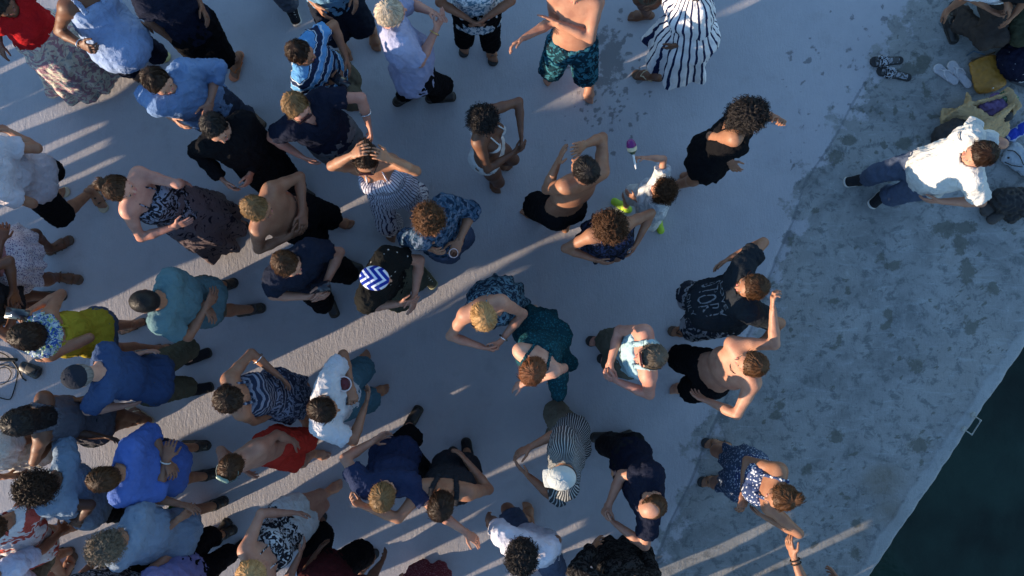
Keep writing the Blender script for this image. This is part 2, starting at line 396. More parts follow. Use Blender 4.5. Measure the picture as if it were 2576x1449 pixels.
def ground():
    dy, nx = .020, 480
    ys = np.arange(-2.75, 2.76, dy); xs0 = -4.55
    ny = len(ys); ex = edge_x(ys) + .004 * np.sin(ys * 7) + .003 * np.sin(ys * 23 + 1) + .006 * wob(np.stack([ys, ys * 0, ys * 0], 1), .16, 6, 3)
    ex = np.minimum(ex, 5.2)
    t = np.linspace(0, 1, nx)
    X = xs0 + (ex[:, None] - xs0) * t[None, :]; Y = np.repeat(ys[:, None], nx, 1)
    P = np.stack([X, Y, np.zeros_like(X)], -1).reshape(-1, 3)
    x, y = P[:, 0], P[:, 1]
    sx = seam_x(y); sd = x - sx + .01 * np.sin(y * 9); slab = np.clip(.5 + sd / .55 + .25 * wob(np.stack([x, y, x * 0], 1), .5, 8), 0, 1)
    # loose grime on the old slab fades at the top where both slabs look alike
    seam = np.exp(-(sd / .018) ** 2) * (y < 1.7)
    ed = (edge_x(y) - x) / math.hypot(1, eslope)
    curb = 1 / (1 + np.exp(np.clip((ed - .11 - .03 * wob(np.stack([x, y, x * 0], 1), .5, 4)) / .02, -50, 50)))
    wet = np.zeros(len(P))
    for (u, v, ru, rv, st) in STAINS:
        st *= .92
        c = at(u, v); a, b = ru / PPM, rv / PPM
        d = ((x - c[0]) / a) ** 2 + ((y - c[1]) / b) ** 2
        wet = np.maximum(wet, st * np.exp(-d * .55) * 1.0)
    rs = np.random.RandomState(5)
    def specks(n, f, r0, r1, s0, s1):
        nonlocal wet
        for _ in range(n):
            c = f(); a = rs.uniform(r0, r1); b = a * rs.uniform(.35, 1); th = rs.uniform(0, math.pi)
            m = (np.abs(x - c[0]) < .12) & (np.abs(y - c[1]) < .12)
            dx, dy_ = x[m] - c[0], y[m] - c[1]; q = ((dx * math.cos(th) + dy_ * math.sin(th)) / a) ** 2 + ((-dx * math.sin(th) + dy_ * math.cos(th)) / b) ** 2
            wet[m] = np.maximum(wet[m], rs.uniform(s0, s1) * np.exp(-q * .6))
    cl = [(rs.uniform(1980, 2560), rs.uniform(40, 1400)) for _ in range(34)]
    specks(620, lambda: (lambda q: at(q[0] + rs.normal(0, 38), q[1] + rs.normal(0, 38)))(cl[rs.randint(len(cl))]), .006, .03, .4, .95)
    specks(220, lambda: at(rs.normal(1540, 52), rs.normal(200, 85)), .009, .024, .6, 1.0)
    specks(45, lambda: at(rs.normal(2110, 60), rs.normal(130, 70)), .010, .03, .35, .6)
    brown = np.zeros(len(P))
    for (u, v, ru, rv, st) in [(2215, 1210, 70, 60, 1), (2240, 1290, 70, 70, .8), (2160, 1330, 60, 70, .6), (2320, 1130, 110, 110, .45), (2380, 640, 90, 70, .5), (2300, 160, 60, 50, .4)]:
        c = at(u, v); brown = np.maximum(brown, st * np.exp(-(((x - c[0]) * PPM / ru) ** 2 + ((y - c[1]) * PPM / rv) ** 2)))
    # relief
    zz = .0022 * wob(np.stack([x, y, x * 0], 1), .9, 3) - .006 * seam + .0035 * slab
    zz += np.where(curb > .5, .004, 0)
    rim = np.tile(t[None, :] > .9995, (ny, 1)).ravel(); zz = np.where(rim, zz - .012, zz)
    P[:, 2] = zz - .0022
    idx = np.arange(ny * nx).reshape(ny, nx)
    F = np.stack([idx[:-1, :-1], idx[:-1, 1:], idx[1:, 1:], idx[1:, :-1]], -1).reshape(-1, 4)
    me = mesh_from('pier_deck', [(P, F)])
    for n, v in (('slab', slab), ('wet', np.clip(wet, 0, 1)), ('curb', curb), ('seam', seam), ('brown', brown)): set_fattr(me, n, v)
    o = link('pier_deck', me, None, [PIER_MAT]); o['kind'] = 'structure'; o['label'] = 'concrete pier deck, smooth on the left and stained towards the water'
    # the rest of the pier, outside the frame, and its body down to the water
    A = lambda yy, z: (float(edge_x(yy)) - .004, yy, z)
    y0, y1 = -60.0, 2.2
    ytop = 30.0
    vs = [(-60, y0, -.012), A(y0, -.012), A(ytop, -.012), (-60, ytop, -.012), (-60, y0, -1.6), A(y0, -1.6), A(ytop, -1.6), (-60, ytop, -1.6)]
    me = bpy.data.meshes.new('pier_body'); me.from_pydata(vs, [], [(0, 1, 2, 3), (1, 5, 6, 2), (0, 4, 5, 1), (3, 2, 6, 7), (0, 3, 7, 4)])
    b = bpy.data.objects.new('pier_body', me); COL.objects.link(b); me.materials.append(PIER_MAT); b['kind'] = 'structure'
ground()
# ------------------------------------------------------------------ people
DARKF = None
def ik(root, tgt, l1, l2, hint):
    d = tgt - root; L = np.linalg.norm(d)
    if L > (l1 + l2) * .995: tgt = root + d / L * (l1 + l2) * .995; d = tgt - root; L = np.linalg.norm(d)
    mn = abs(l1 - l2) + .02
    if L < mn: d = nrm(d if L > 1e-6 else V(0, 0, -1)) * mn; tgt = root + d; L = mn
    u = d / L; a = (l1 * l1 - l2 * l2 + L * L) / (2 * L); h = math.sqrt(max(l1 * l1 - a * a, 0))
    p = hint - u * (hint @ u); p = nrm(p) if np.linalg.norm(p) > 1e-6 else nrm(np.cross(u, V(.3, .5, .8)))
    return root + u * a + p * h, tgt

def hand_parts(w, dirv, pn, s, curl, side):
    """palm and five separate fingers: w wrist, dirv hand direction, pn palm normal (palm side), side = thumb side sign"""
    u = nrm(dirv); n = nrm(pn - u * (pn @ u)); t = np.cross(u, n) * side      # t: towards the thumb
    pr = [E(w - u * .03 * s, w + u * .012 * s, (.028 * s, .02 * s), (.030 * s, .017 * s), L=t, k=.01),
          E(w + u * .012 * s, w + u * .082 * s, (.031 * s, .0135 * s), (.040 * s, .012 * s), L=t, k=.012)]
    rad = .0083 * s
    for i, (off, ln) in enumerate(((.030, .070), (.010, .080), (-.011, .074), (-.030, .058))):
        b0 = w + u * (.084 - abs(i - 1.2) * .003) * s + t * off * s
        d = nrm(u + t * (off * 3.2)); c = curl * (1 + .12 * i)
        d1 = nrm(d * math.cos(c * .6) + n * math.sin(c * .6)); d2 = nrm(d * math.cos(c * 1.5) + n * math.sin(c * 1.5)); d3 = nrm(d * math.cos(c * 2.2) + n * math.sin(c * 2.2))
        p1 = b0 + d1 * ln * .45 * s; p2 = p1 + d2 * ln * .32 * s; p3 = p2 + d3 * ln * .22 * s
        pr += [E(b0 - u * .02 * s, p1, rad * 1.1, rad, k=.004), E(p1, p2, rad, rad * .93, k=.003), E(p2, p3, rad * .93, rad * .82, k=.003)]
    b0 = w + u * .022 * s + t * .026 * s; d1 = nrm(u * .65 + t * .75 + n * .25); d2 = nrm(u * .95 + t * .3 + n * (.25 + curl * .3))
    p1 = b0 + d1 * .042 * s; p2 = p1 + d2 * .03 * s; p3 = p2 + d2 * .022 * s
    pr += [E(b0 - t * .01 * s, p1, rad * 1.5, rad * 1.25, k=.01), E(p1, p2, rad * 1.2, rad * 1.05, k=.003), E(p2, p3, rad * 1.05, rad * .9, k=.003)]
    return pr
def foot_parts(an, dv, s):
    u = V(math.cos(dv), math.sin(dv), 0); t = V(-u[1], u[0], 0); z = V(0, 0, 1); o = V(an[0], an[1], 0.0)
    zb = an[2] - .085 * s
    o = o + z * zb
    pr = [E(an + z * .05 * s, an, .036 * s, .036 * s, k=.015), S(o - u * .045 * s + z * .034 * s, .033 * s, k=.02),
          E(an - z * .02 * s, o + u * .085 * s + z * .032 * s, (.033 * s, .032 * s), (.042 * s, .024 * s), L=t, k=.025),
          E(o - u * .04 * s + z * .025 * s, o + u * .09 * s + z * .022 * s, (.03 * s, .022 * s), (.043 * s, .02 * s), L=t, k=.02)]
    for i, (off, ln, r) in enumerate(((.03, .05, .0135), (.010, .052, .010), (-.007, .045, .0095), (-.021, .036, .009), (-.034, .024, .0085))):
        b0 = o + u * .10 * s + t * off * s + z * .016 * s
        pr.append(E(b0, b0 + u * ln * s - z * .003 * s, r * 1.05 * s, r * s, k=.004))
    return pr

HS = {}
def person(label, head, F, feet=None, hands=None, s=1.0, w=1.0, pel=None, pitch=8, roll=0, T=None, skin='tan', hair=('short', 'brown'),
           top=None, bottom=None, shoes=None, fem=False, belly=0.0, group=None, hz=None, fangle=None, extras=(), seed=None, look=None, curl=.35, fc=None):
    global NPER
    NPER += 1
    seed = NPER if seed is None else seed; R = random.Random(seed * 7 + 3)
    rs = np.random.RandomState(seed)
    f2 = V(math.cos(math.radians(F)), math.sin(math.radians(F)), 0); z = V(0, 0, 1)
    T = F if T is None else T
    w = (1 + .5 * (w - 1)) * .95; s = s * .93
    tf = V(math.cos(math.radians(T)), math.sin(math.radians(T)), 0); tl = V(-tf[1], tf[0], 0)
    hz = 1.64 * s if hz is None else hz
    H = at(head[0], head[1], hz)
    # feet
    if feet is None:
        g = V(H[0], H[1], 0) - tf * .05
        FT = [g + tl * .12 * s, g - tl * .12 * s]; FA = [T + 10, T - 10]; fz = [0, 0]
    else:
        FT = []; FA = []; fz = []
        for q in feet:
            zz = q[3] if len(q) > 3 else 0
            FT.append(at(q[0], q[1], zz)); FA.append(q[2] if len(q) > 2 and q[2] is not None else T); fz.append(zz)
        if (FT[0] - FT[1]) @ tl < 0: FT.reverse(); FA.reverse(); fz.reverse()
    AN = []
    for p, a, zz in zip(FT, FA, fz):
        a = math.radians(a); AN.append(V(p[0], p[1], zz + .085 * s) - V(math.cos(a), math.sin(a), 0) * .055 * s)
    fm = (AN[0] + AN[1]) / 2
    # head frame
    pt = math.radians(pitch); hf = nrm(f2 * math.cos(pt) - z * math.sin(pt)); hl = V(-f2[1], f2[0], 0); hu = np.cross(hf, hl)
    if roll:
        r_ = math.radians(roll); hl, hu = hl * math.cos(r_) + hu * math.sin(r_), hu * math.cos(r_) - hl * math.sin(r_)
    Nk = H - z * .165 * s - f2 * (.02 + .0016 * pitch) * s
    if pel is None:
        Pc = V(*(fm[:2] * .45 + Nk[:2] * .55), .94 * s) - tf * .02
    else: Pc = at(pel[0], pel[1], pel[2] if len(pel) > 2 else .93 * s)
    d = Nk - Pc; ln = np.linalg.norm(d); U = d / ln
    k_sp = ln / (.53 * s)
    Lt = nrm(tl - U * (tl @ U)); Fd = np.cross(Lt, U)        # depth (forward)
    sw = .150 * s * w * (.9 if fem else 1.0)
    Sc = Nk - U * .055 * s
    SH = [Sc + Lt * sw, Sc - Lt * sw]
    hw = .088 * s
    thl, shl = .445 * s, .425 * s
    # lower pelvis until the legs reach
    for _ in range(30):
        ok = all(np.linalg.norm(Pc + (Lt if i == 0 else -Lt) * hw - AN[i]) < (thl + shl) * .99 for i in (0, 1))
        if ok: break
        Pc = Pc - z * .012 + (V(fm[0], fm[1], Pc[2]) - Pc) * .04
    d = Nk - Pc; ln = np.linalg.norm(d); U = d / ln; Lt = nrm(tl - U * (tl @ U)); Fd = np.cross(Lt, U)
    HP = [Pc + Lt * hw - U * .02, Pc - Lt * hw - U * .02]
    KN = []
    for i in (0, 1):
        a = math.radians(FA[i]); kn, an = ik(HP[i], AN[i], thl, shl, V(math.cos(a), math.sin(a), 0) + tf * .6 + z * .1)
        KN.append(kn)
    # arms
    ua, fa = .285 * s, .335 * s
    HD = [None, None]; EH = [None, None]; HO = [{}, {}]
    hs = list(hands) if hands else []
    hs = [h if h is None or isinstance(h, dict) else dict(p=h) for h in hs]
    if len(hs) == 2 and hs[0] is not None and hs[1] is not None and not any('side' in h for h in hs):
        A = at(*hs[0]['p'][:3]); B = at(*hs[1]['p'][:3])
        ea = at(*hs[0]['e'][:3]) if 'e' in hs[0] else A; eb = at(*hs[1]['e'][:3]) if 'e' in hs[1] else B
        if np.linalg.norm(ea - SH[0]) + np.linalg.norm(eb - SH[1]) > np.linalg.norm(ea - SH[1]) + np.linalg.norm(eb - SH[0]): hs.reverse()
    for i in (0, 1):
        sgn = 1 if i == 0 else -1
        h = hs[i] if i < len(hs) else None
        if h is None:
            tgt = SH[i] - z * .58 * s + Lt * sgn * (.09 + .03 * R.random()) * s + tf * (.06 + .1 * R.random()) * s; hint = -tf + Lt * sgn * .5; h = {}
        else:
            tgt = at(*h['p'][:3]); hint = -z * .9 + Lt * sgn * .28 - tf * .5
            if 'e' in h: hint = at(*h['e'][:3]) - SH[i]
        q = tgt - Pc; hh = q @ U / ln
        if h and -.1 < hh < .95:
            ex, ey = .155 * s * w + .035, .115 * s + .035 + (belly * 1.1 * s if q @ Fd > 0 else .01); lx, ly = q @ Lt, q @ Fd
            m = math.hypot(lx / ex, ly / ey)
            if m < 1.15:
                if abs(ly) < .03: ly = .03 * (1 if ly >= 0 else -1)
                nx, ny = lx * .8, ly * 1.6; k_ = 1.18 / max(math.hypot(nx / ex, ny / ey), 1e-3); tgt = tgt + Lt * (nx * k_ - lx) + Fd * (ny * k_ - ly)
        el, tg = ik(SH[i], tgt, ua, fa, hint); HD[i] = (el, tg, h)
    me_parts = []
    B = []
    fw = .92 if fem else 1.0
    # torso
    def tp(t): return Pc + U * (ln * t)
    pelw = .158 * s * (w * .5 + .5) * (1.06 if fem else 1)
    B += [E(tp(-.06), tp(.14), (pelw, .102 * s), (pelw * .93, .094 * s), L=Lt, k=.03),
          E(tp(.14), tp(.5), (.134 * s * w * fw, .088 * s), (.150 * s * w * fw, .100 * s), L=Lt, k=.05),
          E(tp(.5), tp(.82), (.153 * s * w * fw, .103 * s), (.145 * s * w * fw, .080 * s), L=Lt, k=.05),
          E(SH[0] - U * .01, SH[1] - U * .01, .058 * s * fw, k=.05),
          E(Nk - U * .06 * s, H - hu * .06 * s - hf * .02 * s, (.055 * s * fw), .052 * s * fw, k=.035)]
    for sg in (1, -1):
        B.append(E(tp(.97) + Lt * sg * .035 * s, Sc + Lt * sg * sw * .75 + U * .015, .045 * s, .045 * s, k=.04))
        B.append(S(tp(.02) - Fd * .06 * s + Lt * sg * .07 * s - U * .03, .09 * s, k=.04))
        if fem: B.append(S(tp(.62) + Fd * .090 * s + Lt * sg * .070 * s, .055 * s, k=.04))
        else: B.append(S(tp(.72) + Fd * .050 * s + Lt * sg * .073 * s, (.073 * s, .046 * s, .06 * s), ax=np.array([Lt, Fd, U]), k=.04))
    if belly: B.append(S(tp(.3) + Fd * (.05 + belly * .5) * s, ((.12 + belly * .35) * s, (.08 + belly * .6) * s, .15 * s), ax=np.array([Lt, Fd, U]), k=.06))
    WR = []
    am = .88 if fem else .97
    for i in (0, 1):
        el, tg, h = HD[i]; fd = nrm(tg - el); wr = el + fd * (fa - .075 * s); WR.append((wr, fd))
        B += [E(SH[i], SH[i] + (el - SH[i]) * .45, .056 * s * am * (w * .5 + .5), .05 * s * am, k=.03), E(SH[i] + (el - SH[i]) * .45, el, .048 * s * am, .039 * s * am, k=.015),
              E(el, el + (wr - el) * .35, .039 * s * am, .042 * s * am, k=.015), E(el + (wr - el) * .35, wr, .041 * s * am, .0265 * s * am, k=.012)]
    lm = 1.0 if not fem else 1.02
    for i in (0, 1):
        B += [E(HP[i], HP[i] + (KN[i] - HP[i]) * .5, .09 * s * lm, .073 * s * lm, k=.04), E(HP[i] + (KN[i] - HP[i]) * .5, KN[i], .073 * s, .053 * s, k=.02),
              E(KN[i], KN[i] + (AN[i] - KN[i]) * .35 - V(*(V(math.cos(math.radians(FA[i])), math.sin(math.radians(FA[i])), 0) * .015)), .052 * s, .056 * s, k=.02),
              E(KN[i] + (AN[i] - KN[i]) * .35 - V(*(V(math.cos(math.radians(FA[i])), math.sin(math.radians(FA[i])), 0) * .012)), AN[i], .054 * s, .034 * s, k=.02)]
    P, Fq = sdf_mesh(B, .0135); P = smooth_mesh(P, Fq, 1, .4); me_parts.append((P, Fq))
    # head
    sh_ = s * .95
    def hp(x, y, zz): return H + hl * x * sh_ + hf * y * sh_ + hu * zz * sh_
    hax = np.array([hl, hf, hu])
    s_body = s; s = s * .95
    Hd = [S(hp(0, -.008, .022), (.076 * s, .095 * s, .088 * s), ax=hax), S(hp(0, .03, -.03), (.060 * s, .062 * s, .085 * s), ax=hax, k=.03),
          E(hp(0, .045, -.085), hp(0, .062, -.088), .028 * s, .024 * s, k=.03), E(hp(0, -.03, -.05), Nk, .05 * s * fw, .054 * s * fw, k=.03),
          E(hp(-.035, .072, .025), hp(.035, .072, .025), .016 * s, k=.015), E(hp(0, .082, .012), hp(0, .112, -.022), .007 * s, .0125 * s, k=.012),
          E(hp(-.018, .086, -.052), hp(.018, .086, -.052), .0095 * s, k=.006)]
    for sg in (1, -1):
        Hd += [S(hp(.033 * sg, .092, .002), (.017 * s, .012 * s, .011 * s), ax=hax, sub=True),
               S(hp(.045 * sg, .055, -.025), .022 * s, k=.02), S(hp(.079 * sg, -.004, -.012), (.010 * s, .019 * s, .031 * s), ax=hax, k=.008)]
    P, Fq = sdf_mesh(Hd, .0078); P = smooth_mesh(P, Fq, 1, .3); me_parts.append((P, Fq)); s = s_body
    for i in (0, 1):
        wr, fd = WR[i]; h = HD[i][2]; sgn = 1 if i == 0 else -1
        pn = h.get('pn'); pn = V(*pn) if pn is not None else (-Lt * sgn + (-z * .3))
        dv = fd
        if 'dir' in h: dd = math.radians(h['dir']); dv = nrm(V(math.cos(dd), math.sin(dd), h.get('dz', 0)))
        # thumb side: for a left hand (i==0) with fingers u and palm normal n the thumb is at cross(n,u)
        hpz = hand_parts(wr, dv, pn, s * (.95 if fem else 1.05), h.get('curl', curl), -1 if i == 0 else 1)
        P, Fq = sdf_mesh(hpz, .0058); P = smooth_mesh(P, Fq, 1, .3); me_parts.append((P, Fq))
    sh = shoes[0] if shoes else None
    if sh in (None, 'flip', 'sandal'):
        for i in (0, 1):
            P, Fq = sdf_mesh(foot_parts(AN[i], math.radians(FA[i]), s), .0075); P = smooth_mesh(P, Fq, 1, .3); me_parts.append((P, Fq))
    root = empty('person', (fm[0], fm[1], 0)); tag(root, label, 'person', group)
    me = mesh_from('body', me_parts)
    link('body', me, root, [skin_mat(skin)])
    # eyes and brows
    hz_mat = hair_mat(hair[1] if hair[0] != 'cap' else 'brown')
    if pitch < 45:
        for sg in (1, -1):
            eo = link('eye', mesh_from('eye', [sdf_mesh([S(hp(.033 * sg, .0785, .002), .0115 * s)], .004)]), root, [plain('eye_white', (.26, .24, .23), .75, spec=.1)])
            link('iris', mesh_from('iris', [sdf_mesh([S(hp(.033 * sg, .0855, -.001), .0075 * s)], .0025)]), eo, [plain('iris_dark', (.02, .012, .008), .7, spec=.1)])
    for sg in (1, -1):
        link('eyebrow', mesh_from('eyebrow', [sdf_mesh([E(hp(sg * .016, .0885, .028), hp(sg * .046, .0775, .030), .0055 * s)], .0035)]), root, [hair_mat('brown' if hair[1] in ('blond', 'grey', 'white', 'ginger') else 'dark')])
    lp = [sdf_mesh([E(hp(-.02, .0895, -.050), hp(.02, .0895, -.050), .0052 * s), E(hp(-.016, .0905, -.058), hp(.016, .0905, -.058), .006 * s)], .0035)]
    link('lips', mesh_from('lips', lp), root, [plain('lip_' + ('dark' if skin in ('brown', 'dark') else 'pink'), (.22, .07, .06) if skin in ('brown', 'dark') else (.42, .13, .11), .4)])
    FR = dict(Pc=Pc, U=U, Lt=Lt, Fd=Fd, ln=ln, SH=SH, HP=HP, KN=KN, AN=AN, H=H, hf=hf, hl=hl, hu=hu, hp=hp, Nk=Nk, root=root, tp=tp, WR=WR, HD=HD, s=s, w=w, fw=fw, FA=FA, tf=tf, tl=tl, fem=fem, seed=seed, sw=sw, belly=belly, pelw=pelw)
    make_hair(FR, hair)
    if bottom: make_bottom(FR, *bottom)
    if top: make_top(FR, *top)
    if sh: make_shoes(FR, *shoes)
    for e in extras: e(FR)
    return FR

def bc_attr(me, P, FR):
    q = P - FR['Pc']; set_attr(me, 'bc', np.stack([q @ FR['Lt'], q @ FR['Fd'], q @ FR['U']], 1))
def garment(FR, name, prims, mat, cell=.0125, fold=.005, sm=1, wl=.15, post=None, fold_dir=True):
    P, F = sdf_mesh(prims, cell)
    if not len(P): return None
    P = smooth_mesh(P, F, sm, .35)
    if fold:
        Nn = vnormals(P, F); Q = P.copy()
        q = P - FR['Pc']
        if fold_dir: Q = np.stack([q @ FR['Lt'], q @ FR['Fd'], (q @ FR['U']) * .45 + .3 * (q @ FR['Lt'])], 1)
        n_ = wob(Q, wl, FR['seed'] * 13 + len(name), 3)
        n2_ = wob(P, wl * .42, FR['seed'] * 5 + 3, 2)
        P = P + Nn * (fold * 1.35 * (1 - 2.2 * np.abs(n_) ** .8) + fold * .35 * (1 - 2 * np.abs(n2_)) + fold * .3)[:, None]
    if post is not None: P = post(P)
    me = mesh_from(name, [(P, F)]); bc_attr(me, P, FR)
    return link(name, me, FR['root'], [mat])

def make_hair(FR, hair):
    kind, col = hair[0], hair[1]; s = FR['s'] * .95; H, hf, hl, hu, hp = (FR[k] for k in ('H', 'hf', 'hl', 'hu', 'hp')); hax = np.array([hl, hf, hu])
    rs = np.random.RandomState(FR['seed'] * 3 + 1)
    curly = kind in ('curly', 'curlylong', 'afro')
    if kind == 'none': return
    if kind in ('cap', 'bandana'):
        mat = hair[2]
        pr = [S(hp(0, -.006, .03), (.09 * s, .108 * s, .092 * s), ax=hax), CUT(hp(0, 0, .012), -hu + hf * .12, rad=.4)]
        P, F = sdf_mesh(pr, .0085); P = smooth_mesh(P, F, 1, .3)
        me = mesh_from(kind, [(P, F)]); q = P - hp(0, 0, 0); set_attr(me, 'bc', np.stack([q @ hl, q @ hu, q @ hf], 1))
        o = link(kind, me, FR['root'], [mat])
        if kind == 'cap':
            P2, F2 = sdf_mesh([S(hp(0, -.006, .123), .008 * s)], .003); link('button', mesh_from('button', [(P2, F2)]), o, [mat])
            P2, F2 = sdf_mesh([E(hp(0, .07, .022), hp(0, .125, .012), (.076 * s, .012 * s), (.066 * s, .011 * s), L=hl, k=.006), CUT(hp(0, .16, 0), hf, rad=.3)], .0048); P2 = smooth_mesh(P2, F2, 2, .4); me2 = mesh_from('brim', [(P2, F2)]); set_attr(me2, 'bc', P2); link('brim', me2, o, [mat])
            if len(hair) > 3:
                em = []
                for (x0, y0, x1, y1) in ((-.016, 0, 0, .036), (.016, 0, 0, .036), (-.011, .012, .011, .012), (-.02, -.002, .02, -.002)):
                    def on(x, y): return hp(x, .086 - y * .5, .058 + y * .85)
                    em.append(E(on(x0, y0), on(x1, y1), .0048, k=.001))
                P2, F2 = sdf_mesh(em, .003); link('emblem', mesh_from('emblem', [(P2, F2)]), o, [hair[3]])
        pr = [S(hp(0, -.014, -.005), (.084 * s, .1 * s, .085 * s), ax=hax), CUT(hp(0, 0, .015), hu, rad=.4), CUT(hp(0, .018, 0), hf * .8 - hu * .5, rad=.4), CUT(hp(0, 0, -.07), -hu, rad=.4)]
        P, F = sdf_mesh(pr, .009); me = mesh_from('hair', [(P, F)]); q = P - H; set_attr(me, 'hs', np.stack([q @ hl, q @ hf, q @ hu], 1)); link('hair', me, FR['root'], [hair_mat(col)])
        return
    th = dict(short=.010, buzz=.004, curly=.022, afro=.035, long=.014, bun=.010, bob=.016, pony=.010, curlylong=.030, bald=.003, longdark=.018).get(kind, .01)
    pr = [S(hp(0, -.012, .024), ((.079 + th) * s, (.096 + th) * s, (.088 + th) * s), ax=hax)]
    pr.append(S(hp(0, -.045, -.02), ((.066 + th * .8) * s, (.055 + th) * s, (.075) * s), ax=hax, k=.03))
    pr.append(CUT(hp(0, .048 + th * .25, .03), hf * .86 - hu * .50, rad=.4))
    if kind in ('short', 'buzz', 'bald', 'curly'): pr.append(CUT(hp(0, 0, -.072), -hu, rad=.4))
    if kind == 'bald': pr.append(S(hp(0, .03, .10), (.062 * s, .085 * s, .07 * s), ax=hax, sub=True))
    zd = V(0, 0, -1)
    if kind in ('long', 'longdark', 'curlylong'):
        r0 = .062 if kind != 'curlylong' else .085
        e = hp(0, -.115, -.02) + zd * (.24 if kind != 'curlylong' else .13) * s - hf * .01
        pr += [E(hp(0, -.06, -.01), e, ((.075 if kind != 'curlylong' else .1) * s, r0 * .65 * s), (.085 * s, .032 * s), L=hl, k=.03)]
        for sg in (1, -1): pr.append(E(hp(sg * .072, -.01, .0), hp(sg * .085, .0, -.10), .028 * s, .026 * s, k=.02))
    if kind == 'bob':
        pr += [E(hp(0, -.055, .0), hp(0, -.06, -.075), (.085 * s, .05 * s), (.08 * s, .045 * s), L=hl, k=.03)]
        for sg in (1, -1): pr.append(E(hp(sg * .075, -.01, .0), hp(sg * .078, .0, -.07), .024 * s, .022 * s, k=.02))
    if kind == 'bun': pr += [S(hp(0, -.10, .075), (.045 * s, .038 * s, .042 * s), ax=hax, k=.008)]
    if kind == 'pony':
        pr += [E(hp(0, -.10, .05), hp(0, -.135, .03), .022 * s, .03 * s, k=.008), E(hp(0, -.135, .03), hp(.01, -.12, -.09) + zd * .05, .032 * s, .016 * s, k=.01)]
    P, F = sdf_mesh(pr, .008); P = smooth_mesh(P, F, 1, .3)
    Nn = vnormals(P, F)
    amp = dict(curly=.010, afro=.013, curlylong=.014, short=.0032, buzz=.001, bald=.0005).get(kind, .004)
    wl = .034 if curly else .05
    P = P + Nn * (amp * wob(P, wl, FR['seed'], 2))[:, None]
    parts = [(P, F)]
    # loose locks that break the outline
    nst = dict(buzz=0, bald=60, short=420, curly=650, afro=800, curlylong=800).get(kind, 420)
    if nst:
        n = int(nst * (3.4 if not curly else 1.7)); pick = rs.randint(0, len(P), n); base = P[pick]; nn = vnormals(P, F)[pick]
        crown = hp(.015, -.05, .11)
        flow = base - crown; flow -= nn * (flow * nn).sum(1)[:, None]; flow /= np.maximum(np.linalg.norm(flow, axis=1), 1e-6)[:, None]
        flow = flow + rs.randn(n, 3) * (.16 if not curly else 1.1) + zd * .1; flow -= nn * (flow * nn).sum(1)[:, None] * (1 if not curly else .6)
        flow /= np.linalg.norm(flow, axis=1)[:, None]
        ln_ = (.028 + .03 * rs.rand(n)) * s if not curly else (.03 + .02 * rs.rand(n)) * s
        fwd = ((base - H) @ hf > .02) & (flow @ hf > 0)
        ln_ = np.where(fwd, ln_ * (.25 if not curly else .6), ln_)
        wv = np.cross(flow, nn); wv /= np.maximum(np.linalg.norm(wv, axis=1), 1e-6)[:, None]
        wd = (.0010 + .0016 * rs.rand(n)) * (1 if not curly else 1.6)
        ks = 5; vs = []
        lift = (.0025 + .004 * rs.rand(n)) if not curly else (.010 + .014 * rs.rand(n))
        for j in range(ks):
            t = j / (ks - 1); up = np.sin(t * math.pi * .75) * lift
            c = base + flow * (ln_ * t)[:, None] + nn * (up - .0015 - (ln_ * t) ** 2 / (.19 if not curly else .35))[:, None]
            if curly: c = c + wv * (np.sin(t * 6 + rs.rand(n) * 6) * .011)[:, None]
            ww = wd * (1 - t * .8)
            vs += [c - wv * ww[:, None], c + wv * ww[:, None] + nn * .0015]
        VV = np.stack(vs, 1)            # n, 2ks, 3
        Fq = []
        for j in range(ks - 1): Fq.append([2 * j, 2 * j + 1, 2 * j + 3, 2 * j + 2])
        Fq = (np.array(Fq)[None] + (np.arange(n) * 2 * ks)[:, None, None]).reshape(-1, 4)
        parts.append((VV.reshape(-1, 3), Fq))
    me = mesh_from('hair', parts); PA = np.concatenate([p for p, _ in parts])
    q = PA - hp(0, -.04, .03); lx, ly, lz = q @ hl, q @ hf, q @ hu
    ang = np.arctan2(lx, ly) if not curly else lx * 10
    tone = np.zeros(len(PA))
    if len(parts) > 1: tone[len(parts[0][0]):] = np.repeat(rs.rand(n), 2 * ks)
    else: tone[:] = .5
    tone[:len(parts[0][0])] = .25
    set_fattr(me, 'tone', tone)
    rad = np.sqrt(lx ** 2 + ly ** 2 + lz ** 2)
    set_attr(me, 'hs', np.stack([ang * .12, lz * .25, rad], 1) if not curly else np.stack([lx, ly, lz], 1))
    link('hair', me, FR['root'], [hair_mat(col, curly)])

